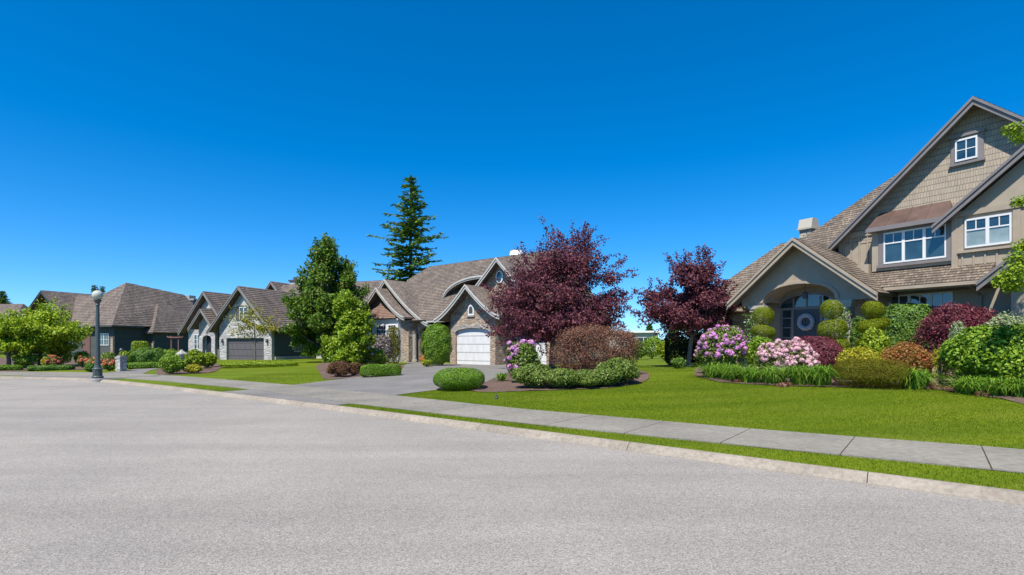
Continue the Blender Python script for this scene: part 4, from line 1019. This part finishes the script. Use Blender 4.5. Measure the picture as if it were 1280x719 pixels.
def conifer(label, px, ytop, dist, hw, nwh, group=None, base_f=.08, dens=26, tl=.75, cat='tree', sparse=.0):
    y = dist; x = (px-CX)/FPX*y; z = tz(x, y); H = EYE+(HY-ytop)*y/FPX-z; Rm = hw*y/FPX
    root = empty('conifer', (x, y, z), 0, label, cat, group)
    mb = MB(); mb.tube([(0,0,-.2),(.05,0,H*.4),(0,.05,H*.75),(0,0,H)], [H*.016, H*.012, H*.007, .02], 8); V = []
    for i in range(nwh):
        f = base_f+(1-base_f)*(i+.5*rng.random())/nwh; zz = H*f; nb = 5 if f < .85 else 4; ph = rng.random()*6.28
        for k in range(nb):
            if rng.random() < sparse: continue
            a = ph+2*math.pi*k/nb+rng.normal(0,.25); Lb = Rm*min(1.0, (1-f)*2.5+.05)*(.5+.65*rng.random())
            if f < .3: Lb *= .75
            hd = np.array([math.cos(a), math.sin(a), 0]); droop = (.34-.5*f)*Lb*(.6+.7*rng.random())
            pts = [np.array([0,0,zz])+hd*Lb*t+np.array([0,0,-droop*math.sin(t*1.9)+.1*Lb*t*t]) for t in (0,.35,.7,1)]
            mb.tube(pts, [H*.0035, H*.0028, H*.0018, .01], 4)
            m = max(8, int(dens*Lb/Rm)+6); t = rng.uniform(.12, 1.03, m)
            P = np.stack([np.interp(t, (0,.35,.7,1), [p[j] for p in pts]) for j in range(3)], 1)
            sd = np.array([-hd[1], hd[0], 0]); sg = rng.choice([-1,1], m)[:,None]
            T = unit(hd*.55+sd*sg*.8+np.array([0,0,-.25])+.3*rdir(m)); l = tl*(.5+.6*rng.random(m))*(1.15-.55*t)
            V.append(leaf_quads(P+T*l[:,None]*.42, np.array([0,0,1.])+.55*rdir(m), l, .34, T=T))
    mb.build('trunk', M['bark'], root); add_leaves('crown', V, LM['conifer'], root); return root
# ------------------------------------------------------------------ what grows where
# trees
make_tree('plum_tree', 'larger purple leaved plum tree standing behind the brown barberry', 'tree', 690, 466, (632,794,294,418), 'plum', 1.5, .13, 84, 46000, .11, spray=1.0, cl=.13, dist=24.5, profile=[(0,.6),(.12,.95),(.35,1),(.6,.74),(.8,.5),(1,.14)])
make_tree('plum_tree', 'smaller purple leaved plum tree with a slim leaning trunk, left of the shingle house', 'tree', 860, 459, (804,914,324,408), 'plum', 1.7, .09, 56, 27000, .11, bark='bark_pale', spray=1.0, cl=.13, lean=.4, profile=[(0,.7),(.15,1),(.45,.95),(.7,.72),(.88,.5),(1,.25)])
make_tree('dark_maple', 'tall dark green maple in front of the stone house, left side', 'tree', 410, 457, (366,458,296,440), 'maple', .9, .2, 84, 34000, .2, cl=.14, spray=.5, dist=37, profile=[(0,.75),(.2,1),(.4,.97),(.6,.78),(.8,.5),(.93,.27),(1,.1)])
make_tree('lime_maple', 'fresh lime green maple in front of the tall dark maple', 'tree', 434, 462, (408,466,370,455), 'limemaple', .7, .1, 50, 19000, .15, cl=.16, spray=.5, profile=[(0,.7),(.25,1),(.5,.95),(.8,.6),(1,.25)])
make_tree('spreading_maple', 'wide yellow green maple at the left, next to the street lamp', 'tree', 50, 459, (8,100,388,437), 'limetree', 1.0, .12, 46, 17000, .15, cl=.15, spray=.5, flatz=.5, profile=[(0,.75),(.25,1),(.55,.92),(.8,.65),(1,.3)])
make_tree('spreading_maple', 'low yellow green maple cut by the left edge of the photo', 'tree', 11, 461, (-34,30,400,436), 'limetree', .9, .1, 26, 9000, .15, cl=.17, spray=.5, flatz=.5)
make_tree('young_tree', 'thin young tree with sparse yellow leaves before the dark garage door', 'tree', 319, 455.5, (286,344,384,424), 'yellowtree', 1.6, .05, 22, 1700, .14, cl=.12, spray=1.6, dist=40)
conifer('tall dark conifer rising behind the stone house', 513, 221, 62, 47, 46, base_f=.12, dens=46, tl=1.15, sparse=.22)
conifer('conifer top peeping over the roof at the far left edge', 3, 363, 95, 16, 44, dens=60)
conifer('conifer top showing behind the globe of the street lamp', 118, 356, 100, 9, 44, dens=50)
conifer('conifer right of the street lamp globe, behind the hipped roof', 128, 357, 104, 8, 44, dens=50)
# far trees seen past the end of the lawn
for px_, top_, lab in ((786,416,'small far conifer left of the pale flat roofed house'), (812,404,'far conifer just right of the pale flat roofed house'), (842,402,'far conifer behind the dark clipped hedge')):
    conifer(lab, px_, top_, 110, 8, 34, dens=50)
V = []
for i in range(170):
    px_ = rng.uniform(-40, 1320); y = rng.uniform(115, 150); x = (px_-CX)/FPX*y; h = rng.uniform(2.2, 4.4); c = np.array([x, y, tz(x, y)+h*.5]); d = rdir(90)
    V.append(leaf_quads(c+d*np.array([2.6, 2, h*.55])*rng.random((90,1))**.4, d+.6*rdir(90)+np.array([0,0,.3]), .9*(.6+.6*rng.random(90)), .7))
tag(add_leaves('treeline', V, LM['maple']), 'distant green trees and bushes along the horizon', 'treeline', kind='stuff')
# maple beyond the right edge whose twigs reach into the frame
def edge_tree():
    d = 12.5; x = (1372-CX)/FPX*d; root = empty('maple_tree', (x, d, tz(x, d)), 0, 'maple whose leafy twigs reach in at the right edge before the shingle house', 'tree')
    z0 = tz(x, d); mb = MB(); mb.tube([(0,0,-.1),(.05,0,1.2),(.1,.1,2.6),(.1,.1,4.5),(0,0,6.2)], [.14,.12,.1,.07,.02], 9); V = []
    tips = []
    for px_, py_, dd, r in ((1268,162,12.2,.22),(1277,172,12.4,.2),(1274,252,12.0,.16),(1268,338,11.6,.22),(1256,350,11.7,.24),(1272,322,11.9,.22),(1278,352,11.8,.3),(1264,358,12,.2),(1279,306,11.9,.2),(1281,340,12.2,.25)):
        tips.append((np.array([(px_-CX)/FPX*dd-x, dd-d, EYE+(HY-py_)*dd/FPX-z0]), r))
    for _ in range(34): tips.append((np.array([rng.uniform(-.9,1.6), rng.uniform(-1.3,1.3), rng.uniform(2.6,6.4)]), .3))
    for c, r in tips:
        h = min(max(1.4, c[2]-.6), 5.8); mb.tube([(.08,.05,h),(c[0]*.5,c[1]*.5,(h+c[2])/2+.06),tuple(c)], [.035,.02,.006], 5)
        n = int(1500*r); dd_ = rdir(n); V.append(leaf_quads(c+dd_*r*1.2*rng.random((n,1))**.6*np.array([1,1,.7]), dd_+.9*rdir(n)+np.array([0,0,.5]),   .062*(.6+.7*rng.random(n)), .7))
    mb.build('trunk', M['bark'], root); add_leaves('crown', V, LM['limemaple'], root)
edge_tree()

# bed before the shingle house, left to right
shrub('rhododendron', 'rhododendron covered in violet blossoms at the left end of the porch bed', 905, 466, 70, 405, 'rhodo', n=6000, leaf=.11, asp=.4, fl=dict(n=170, r=.09, p=.07, m='fl_violet'), d=18.3)
shrub('azalea', 'round azalea full of pale pink blossoms in the porch bed', 987, 462, 76, 424, 'rhodo', n=4000, leaf=.06, fl=dict(n=240, r=.075, p=.06, m='fl_pink'), d=16.8)
topiary('golden green topiary of rounded tiers left of the front door', 954, 19.6, 27, 384, [(0,.27,.9,-4,0),(.27,.5,1,-10,.0),(.5,.75,1.1,-10,0)], 'tiered topiaries by the porch')
topiary('tallest golden green tiered topiary, right of the front door', 1040, 17.6, 33, 375, [(0,.25,.74,0,-.02),(.25,.52,.98,6,0),(.5,.76,.9,8,.12)], 'tiered topiaries by the porch')
topiary('golden green tiered topiary right of the porch column', 1091, 17.4, 33, 377, [(0,.22,.72,-4,0),(.22,.42,1.0,10,0),(.44,.72,1.05,4,0)], 'tiered topiaries by the porch')
shrub('leafy_shrub', 'mid green leafy shrub between violet and pink blossoms', 951, 459, 42, 417, 'bright', n=3000, leaf=.08, back=.3, d=17.8)
clipped('laceleaf_maple', 'low burgundy laceleaf mound below the front door', 1019, 456, 64, 420, 'burgundy', n=9000, leaf=.05, pw=2.2, wave=.04, d=17.2)
shrub('lime_shrub', 'yellow green shrub under the topiary right of the porch', 1093, 459, 38, 407, 'lime', n=3500, leaf=.09, d=16.6)
shrub('euonymus', 'golden leaved shrub behind the clipped olive mound', 1075, 464, 62, 431, 'gold', n=4200, leaf=.06, d=15.6)
shrub('spirea', 'orange and red leaved spirea right of the clipped mound', 1134, 468, 62, 426, 'orange', n=5000, leaf=.055, d=15.0)
clipped('laurel_hedge', 'bright green laurel hedge under the ground floor windows', 1134, 455, 56, 381, 'laurel', cat='hedge', n=12000, leaf=.08, pw=4, depth=1.1, wave=.06, d=18.2)
shrub('dark_shrub', 'dark leafy climber shrub beside the right porch column', 1074, 453, 24, 392, 'laurel', n=2500, leaf=.08, d=18.5)
shrub('japanese_maple', 'wide burgundy Japanese maple mound before the ground floor windows', 1200, 450, 112, 377, 'burgundy', cat='tree', n=17000, leaf=.085, asp=.35, up=1.6, nb=14, depth=2.2, d=15.9)
clipped('clipped_mound', 'clipped olive brown mound at the front edge of the porch bed', 1088, 485, 82, 449, 'olive', n=26000, leaf=.024, pw=3.2, depth=1.6, d=14.2)
shrub('variegated_shrub', 'small pale variegated shrub left of the big green shrub', 1198, 462, 30, 396, 'variegated', n=2600, leaf=.06, d=14.3)
shrub('variegated_shrub', 'pale variegated shrub behind the big green shrub, at the right edge', 1266, 458, 76, 387, 'variegated', n=4500, leaf=.07, back=.6, d=13.9)
shrub('hydrangea', 'big fresh green broad leaved shrub at the right edge', 1247, 484, 128, 402, 'bright', n=15000, leaf=.085, asp=.65, nb=14, depth=1.8, d=12.9)
shrub('barberry_shrub', 'small yellow green shrub beside the blue watering can', 1176, 461, 24, 432, 'gold', n=1400, leaf=.05, d=14.0)
for px_, py_, w_, t_, lab in ((893,17.4,50,447,'daylily clump under the violet rhododendron'), (915,16.7,48,450,'daylily clump between violet rhododendron and pink azalea'), (938,16.0,52,452,'daylily clump in front of the tiered topiary left of the door'), (967,15.5,55,452,'daylily clump straight below the pink azalea'), (1000,15.0,52,452,'daylily clump below the right end of the pink azalea'), (1026,14.7,50,449,'daylily clump touching the left of the clipped olive mound'), (1143,13.6,55,452,'daylily clump touching the right of the clipped olive mound'), (1212,12.5,52,466,'daylily clump below the big green shrub, left one'), (1243,12.1,50,468,'daylily clump below the big green shrub, right one'), (1276,11.8,50,466,'daylily clump cut by the right edge of the photo')):
    grass_clump(lab, px_, 0, w_, t_, 'daylilies edging the porch bed', d=py_)
def climber(label, px, d, w, ytop, vv):
    x, y, z, W, H = place(px, 0, w, ytop, d); root = empty('clematis', (x, y, z), 0, label, 'climber', 'white flowered climbers on the porch columns'); n = 900
    P = np.stack([rng.normal(0, W*.28, n), rng.normal(0, W*.25, n), H*rng.random(n)], 1); add_leaves('foliage', leaf_quads(P, rdir(n)+np.array([0,-1,.3]), .075, .6), LM['laurel'], root); blossoms(root, P, unit(rdir(n)+np.array([0,-1,0])), 40, .03, .06, 'fl_white', 7)
    mb = MB(); mb.tube([(0,0,0),(.03,0,H*.5),(-.02,0,H*.95)], .012, 5); mb.build('stem', M['bark'], root)
u_ = A.world(-1.5, -2.05); climber('white flowered climber on the right porch column', CX+FPX*u_[0]/u_[1], u_[1], 15, 385, 0)
u_ = A.world(-5.1, -2.05); climber('white flowered climber on the left porch column', CX+FPX*u_[0]/u_[1], u_[1], 12, 392, 0)
# low reddish edging plants and pale stones
for i, (px_, py_) in enumerate(((921,478),(978,483.5),(985,482.5),(1157,486),(1163,483.5),(1186,488),(1228,494.5),(1170,485))):
    x, y, z = G(px_, py_); n = 160; root = empty('heuchera', (x, y, z), 0, 'small dull red edging plant at the rim of the porch bed', 'plant', 'red edging plants of the porch bed'); d = rdir(n); d[:,2] = abs(d[:,2]); add_leaves('foliage', leaf_quads(d*np.array([.16,.14,.11]), d+.5*rdir(n), .06, .8), LM['barberry'] if i % 2 else LM['redspirea'], root)
# bed before the stone house
clipped('boxwood', 'clipped bright green boxwood cushion by the driveway', 574, 490, 66, 460, 'boxwood', n=16000, leaf=.035, pw=2.6, depth=1.6)
shrub('rhododendron', 'rhododendron with mauve pink blossoms beside the driveway of the stone house', 653, 482, 52, 424, 'skirt', n=5200, leaf=.1, fl=dict(n=46, r=.09, p=.075, m='fl_magenta', where=lambda q: (q[:,0] < -.12) | (q[:,2] > .78)), d=18.0)
shrub('barberry', 'large brown leaved barberry under the larger plum tree', 742, 471, 128, 403, 'barberry', n=30000, leaf=.05, nb=26, depth=2.6, asp=.6, lo=-.95, d=19.2)
for px_, py_, w_, t_, lab in ((668,488,62,454,'low pale green rhododendron left of the skirting row'), (702,488.5,58,459,'low pale green rhododendron, second from left in the skirting row'), (733,487.5,54,461,'low pale green rhododendron, third from left in the skirting row'), (756,486,50,459,'low pale green rhododendron, fourth from left in the skirting row'), (774,483,58,445,'largest pale green rhododendron at the right end of the skirting row')):
    shrub('rhododendron', lab, px_, py_, w_, t_, 'skirt', group='low rhododendrons skirting the barberry', n=5200, leaf=.09, asp=.4, depth=1.4, lo=-.8)
grass_clump('small grassy tuft between boxwood and mauve rhododendron', 627, 477, 20, 464, 'grassy tufts', n=160)
# beside the stone house
clipped('laurel_cone', 'tall rounded green laurel by the arched door of the stone house', 546, 458, 38, 405, 'boxwood', n=9000, leaf=.08, pw=2.3, wave=.08)
clipped('yew_column', 'narrow upright yew at the white window bay', 492, 456, 17, 409, 'olive', n=5000, leaf=.06, pw=4, depth=.9)
shrub('lilac', 'faded lilac shrub below the white window bay', 478, 458, 34, 416, 'lilac', n=2600, leaf=.12, nb=7)
shrub('rhododendron', 'yellow green rhododendron above the curved box hedge', 466, 461, 44, 434, 'lime', n=3200, leaf=.12, fl=dict(n=8, r=.08, p=.08, m='fl_pink'))
clipped('box_hedge', 'low curved box hedge along the driveway of the stone house', 476, 471.5, 50, 455.5, 'boxwood', cat='hedge', n=9000, leaf=.045, pw=5, depth=.7, rz=14)
shrub('spirea', 'rusty red spirea left of the low box hedge', 424, 472.5, 34, 450, 'redspirea', n=3600, leaf=.07)
shrub('spirea', 'smaller rusty spirea between its larger neighbour and the box hedge', 443, 470.5, 22, 453, 'redspirea', n=2000, leaf=.07)
shrub('green_shrub', 'green shrub left of the dark maple trunk', 391, 449.5, 26, 428, 'bright', n=2000, leaf=.12)
shrub('low_shrub', 'small green shrub at the foot of the rounded laurel', 534, 459, 16, 449, 'lime', n=900, leaf=.08)
# lawn before the grey house
clipped('ground_cover', 'low oval patch of yellow green planting around the young tree', 325, 459.5, 92, 451.5, 'lime', n=9000, leaf=.07, pw=2.6, depth=2.2, wave=.05)
shrub('round_shrub', 'round bright green shrub at the corner of the second driveway', 215, 468.5, 34, 444, 'bright', n=4500, leaf=.1)
shrub('gold_shrub', 'low golden shrub right of the round green shrub', 241, 467.5, 28, 455, 'gold', n=2200, leaf=.08)
for px_, py_, w_, t_, lab in ((244,462,28,436,'yellow green shrub left of the garage of the grey house'), (260,460,24,440,'yellow green shrub touching the garage corner of the grey house'), (228,460,20,442,'yellow green shrub just behind the round green shrub')):
    shrub('lime_shrub', lab, px_, py_, w_, t_, 'lime', n=2400, leaf=.12)
# garden of the slate house
clipped('green_hedge', 'broad dark green hedge beside the second driveway', 186, 458, 40, 436, 'laurel', cat='hedge', n=8000, leaf=.1, pw=3, wave=.12, depth=2)
clipped('green_hedge', 'paler green hedge right of the broad dark hedge', 213, 457, 28, 438, 'bright', cat='hedge', n=5000, leaf=.1, pw=2.6, wave=.12, depth=2)
clipped('low_hedge', 'low clipped hedge strip along the second driveway', 186, 461, 46, 453, 'boxwood', cat='hedge', n=6000, leaf=.07, pw=5, depth=.8)
clipped('clipped_block', 'square clipped yellow green block before the slate house', 175, 450, 18, 426.5, 'lime', n=4000, leaf=.09, pw=6)
for px_, py_, w_, t_, lf_, n_, fl_, lab in ((137,464,18,450,'rhodo',1600,'fl_red','red flowered azalea left of the stone pillar'), (118,462,18,447,'rhodo',1500,'fl_red','red flowered azalea left of the street lamp post'), (104,460,14,445,'rhodo',1100,'fl_red','small orange red azalea under the slate house porch'), (66,461,18,444,'rhodo',1500,'fl_red','orange red azalea right of the maple trunk'), (58,461,12,446,'gold',900,None,'small golden shrub left of the orange azalea'), (114,466,18,453,'laurel',1500,None,'dark green shrub at the foot of the street lamp, left'), (136,459,24,440,'rhodo',1800,None,'olive shrub under the white window of the slate house'), (157,458,22,438,'lime',1600,None,'yellow green shrub behind the stone pillar'), (74,458,34,432,'limeT',3000,None,'lime green dome shrub right of the maple trunk'), (32,461,30,442,'bright',2400,None,'mid green shrub between the two maple trunks'), (103,458,22,438,'lime',1500,None,'lime shrub by the slate house porch'), (152,464,16,452,'bright',1200,None,'small green shrub right of the stone pillar')):
    shrub('azalea' if fl_ else 'garden_shrub', lab, px_, py_, w_, t_, 'limetree' if lf_ == 'limeT' else lf_, n=n_, leaf=.11, nb=7, fl=dict(n=20, r=.09, p=.1, m='fl_red') if fl_ else None)
clipped('low_hedge', 'low hedge along the lawn at the left edge', 6, 464, 34, 457, 'boxwood', cat='hedge', n=4500, leaf=.08, pw=4, depth=.9, wave=.06)
clipped('low_hedge', 'low dark hedge right of the wide yellow green maple', 64, 463.5, 44, 457, 'laurel', cat='hedge', n=5000, leaf=.08, pw=4, depth=.9, wave=.06)
# dark hedge and bushes between the houses
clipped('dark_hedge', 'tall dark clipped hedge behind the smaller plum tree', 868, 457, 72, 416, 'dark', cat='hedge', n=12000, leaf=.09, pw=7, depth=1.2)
for px_, py_, w_, t_, lf_, lab in ((815,449,32,419,'bright','bright green bush at the far end of the lawn, left'), (832,452,24,424,'lime','lime green bush touching the dark clipped hedge'), (797,450,28,424,'laurel','green bush behind the right end of the brown barberry'), (848,461,20,447,'laurel','dark low shrub at the foot of the smaller plum tree')):
    shrub('garden_shrub', lab, px_, py_, w_, t_, lf_, n=2600, leaf=.14, nb=8)

# ------------------------------------------------------------------ street furniture and small things
def street_lamp():
    x, y, z = G(122, 474.5); H = EYE+(HY-361.5)*y/FPX-z; root = empty('street_lamp', (x, y, z), 0, 'green grey street lamp with a round opal globe on the verge', 'street lamp')
    mb = MB(); mb.lathe([(.25,-.1),(.25,.03),(.23,.05)], n=24); mb.build('footing', M['concrete'], root)
    mb = MB(); mb.lathe([(.2,.06),(.21,.12),(.17,.16),(.165,.42),(.19,.45),(.14,.5),(.11,.62)], n=16); mb.box(-.05,.05,-.175,-.15,.2,.38); mb.build('base', M['lamp_metal'], root)
    mb = MB(); prof = [(.1,.6),(.085,1.4),(.072,2.4),(.062,H-.66)]; n = 24
    rg = [[((r*(1 if k%2 else .9))*math.cos(2*math.pi*k/n), (r*(1 if k%2 else .9))*math.sin(2*math.pi*k/n), q) for k in range(n)] for r, q in prof]
    for i in range(3):
        for k in range(n): mb.poly([rg[i][k], rg[i][(k+1)%n], rg[i+1][(k+1)%n], rg[i+1][k]])
    mb.build('pole', M['lamp_metal'], root)
    mb = MB(); mb.lathe([(.062,0),(.09,.03),(.07,.08),(.085,.12),(.13,.2),(.15,.24),(.12,.27)], (0,0,H-.7), 20); mb.build('collar', M['lamp_metal'], root)
    mb = MB(); rr = .2; mb.lathe([(.11,0)]+[(rr*math.sin(t), rr-.01-rr*math.cos(t)) for t in np.linspace(.55, 3.1, 14)], (0,0,H-.44), 24); mb.build('globe', M['globe'], root)
    mb = MB(); mb.lathe([(.06,0),(.05,.03),(.015,.05),(.012,.1)], (0,0,H-.02), 12); mb.build('finial', M['lamp_metal'], root)
street_lamp()
x, y, z = G(151.5, 464.2); W = 8.2*y/FPX; H = EYE+(HY-446)*y/FPX-z
root = empty('stone_pillar', (x, y, z), R(-20), 'short pale stone pillar beside the second driveway', 'pillar')
mb = MB(); mb.box(-W/2, W/2, -W/2, W/2, -.1, H-.1); mb.build('shaft', M['stone_pillar'], root)
mb = MB(); mb.box(-W*.58, W*.58, -W*.58, W*.58, H-.1, H); mb.box(-W*.4, W*.4, -W*.4, W*.4, H, H+.06); mb.build('cap', M['concrete'], root)
mb = MB(); mb.tube([(0,0,H+.05),(0,0,H+.3)], .02, 6); mb.lathe([(.04,.0),(.1,.03),(.1,.08),(.03,.16)], (0,0,H+.3), 10); mb.build('lantern', M['darktrim'], root)
# red timber arbour before the slate house
x, y, z = G(217, 452); y = 53; x = (219-CX)/FPX*y; z = tz(x, y); root = empty('garden_arbour', (x, y, z), R(-20), 'reddish timber garden arbour between slate house and grey house', 'arbour')
for s in (-1, 1):
    mb = MB(); mb.box(s*.5-.06, s*.5+.06, -.06, .06, -.1, 2.0); mb.build('post', M['flag'], root)
for yy in (-.15, .15):
    mb = MB(); mb.prism([(-.95,2.12),(-.7,2.0),(.7,2.0),(.95,2.12),(.95,2.2),(.7,2.12),(-.7,2.12),(-.95,2.2)], yy-.04, yy+.04); mb.build('beam', M['flag'], root)
# stone lantern
x, y, z = G(227, 463); root = empty('stone_lantern', (x, y, z+.2), 0, 'small grey stone lantern among the shrubs by the second driveway', 'lantern')
mb = MB(); mb.lathe([(.2,-.4),(.2,-.3),(.1,-.26),(.1,.35),(.2,.42)], n=8, smooth=False); mb.build('pedestal', M['concrete'], root)
mb = MB(); mb.lathe([(.13,.42),(.14,.68)], n=6, smooth=False); mb.build('light_box', M['stone3'], root)
mb = MB(); mb.lathe([(.32,.68),(.3,.73),(.1,.86),(.05,.94)], n=6, smooth=False); mb.build('cap', M['concrete'], root)
# pale blue watering can on the path
x, y, z = G(1172, 459.5); root = empty('watering_can', (x, y, z+.03), R(30), 'pale blue plastic can standing on the stone path', 'can')
mb = MB(); mb.lathe([(.13,0),(.14,.03),(.125,.28),(.09,.34),(.06,.35)], n=20); mb.build('body', M['blue_jug'], root)
mb = MB(); mb.tube([(.12,0,.08),(.22,0,.2),(.3,0,.34)], [.03,.022,.018], 8); mb.build('spout', M['blue_jug'], root)
mb = MB(); mb.tube([(-.1,0,.3),(-.2,0,.28),(-.21,0,.14),(-.12,0,.1)], .014, 7); mb.build('handle', M['blue_jug'], root)
# dark pop-up sprinkler in the lawn
x, y, z = G(620.5, 499); root = empty('lawn_sprinkler', (x, y, z), 0, 'small dark sprinkler head standing in the lawn by the boxwood', 'sprinkler')
mb = MB(); mb.lathe([(.05,-.05),(.05,.05),(.04,.07)], n=14); mb.build('housing', M['darktrim'], root)
mb = MB(); mb.lathe([(.03,.07),(.03,.1),(.035,.11),(.015,.12)], n=12); mb.build('nozzle', M['darktrim'], root)
# terracotta pot by the arched door
x, y, z = G(529.5, 456); root = empty('flower_pot', (x, y, z), 0, 'orange terracotta pot at the arched door of the stone house', 'pot')
mb = MB(); mb.lathe([(.14,0),(.2,.32),(.23,.33),(.23,.4),(.19,.4),(.18,.36)], n=18); mb.build('pot', M['orange'], root)
n = 200; d = rdir(n); d[:,2] = abs(d[:,2]); add_leaves('foliage', leaf_quads(d*np.array([.22,.22,.28])+np.array([0,0,.38]), d, .1, .5), LM['orange'], root)
# ------------------------------------------------------------------ light
SUN_EL, SUN_AZ = 57.0, 152.0        # elevation; azimuth to the left of straight ahead
sd_ = Vector((-math.sin(R(SUN_AZ))*math.cos(R(SUN_EL)), math.cos(R(SUN_AZ))*math.cos(R(SUN_EL)), math.sin(R(SUN_EL))))
sl_ = bpy.data.lights.new('sun', 'SUN'); so = bpy.data.objects.new('sun', sl_); COL.objects.link(so)
sl_.energy = 4.6; sl_.angle = R(.53); sl_.color = (1, .95, .86); so.rotation_euler = sd_.to_track_quat('Z', 'Y').to_euler(); so.location = (-20, -5, 30)
w = bpy.data.worlds.new('World'); scene.world = w; w.use_nodes = True; nt = w.node_tree; nt.nodes.clear()
sky = nt.nodes.new('ShaderNodeTexSky'); sky.sky_type = 'NISHITA'; sky.sun_disc = False; sky.sun_elevation = R(SUN_EL); sky.sun_rotation = R(-SUN_AZ)
sky.air_density = .8; sky.dust_density = .1; sky.ozone_density = 4.0; sky.altitude = 300
tc = nt.nodes.new('ShaderNodeTexCoord'); va = nt.nodes.new('ShaderNodeVectorMath'); va.operation = 'ADD'; va.inputs[1].default_value = (0, 0, .045)
vn = nt.nodes.new('ShaderNodeVectorMath'); vn.operation = 'NORMALIZE'
nt.links.new(tc.outputs['Generated'], va.inputs[0]); nt.links.new(va.outputs[0], vn.inputs[0]); nt.links.new(vn.outputs[0], sky.inputs['Vector'])
hs = nt.nodes.new('ShaderNodeHueSaturation'); hs.inputs['Saturation'].default_value = 1.4; hs.inputs['Value'].default_value = 1.12; hs.inputs['Hue'].default_value = .499
bg = nt.nodes.new('ShaderNodeBackground'); bg.inputs[1].default_value = .115; wo = nt.nodes.new('ShaderNodeOutputWorld')
nt.links.new(sky.outputs[0], hs.inputs['Color']); nt.links.new(hs.outputs[0], bg.inputs[0]); nt.links.new(bg.outputs[0], wo.inputs[0])
scene.view_settings.view_transform = 'Standard'; scene.view_settings.look = 'None'; scene.view_settings.exposure = 0.7; scene.view_settings.gamma = 1
scene.render.engine = 'CYCLES'
c = scene.cycles; c.max_bounces = 6; c.diffuse_bounces = 3; c.glossy_bounces = 2; c.transmission_bounces = 4; c.transparent_max_bounces = 4
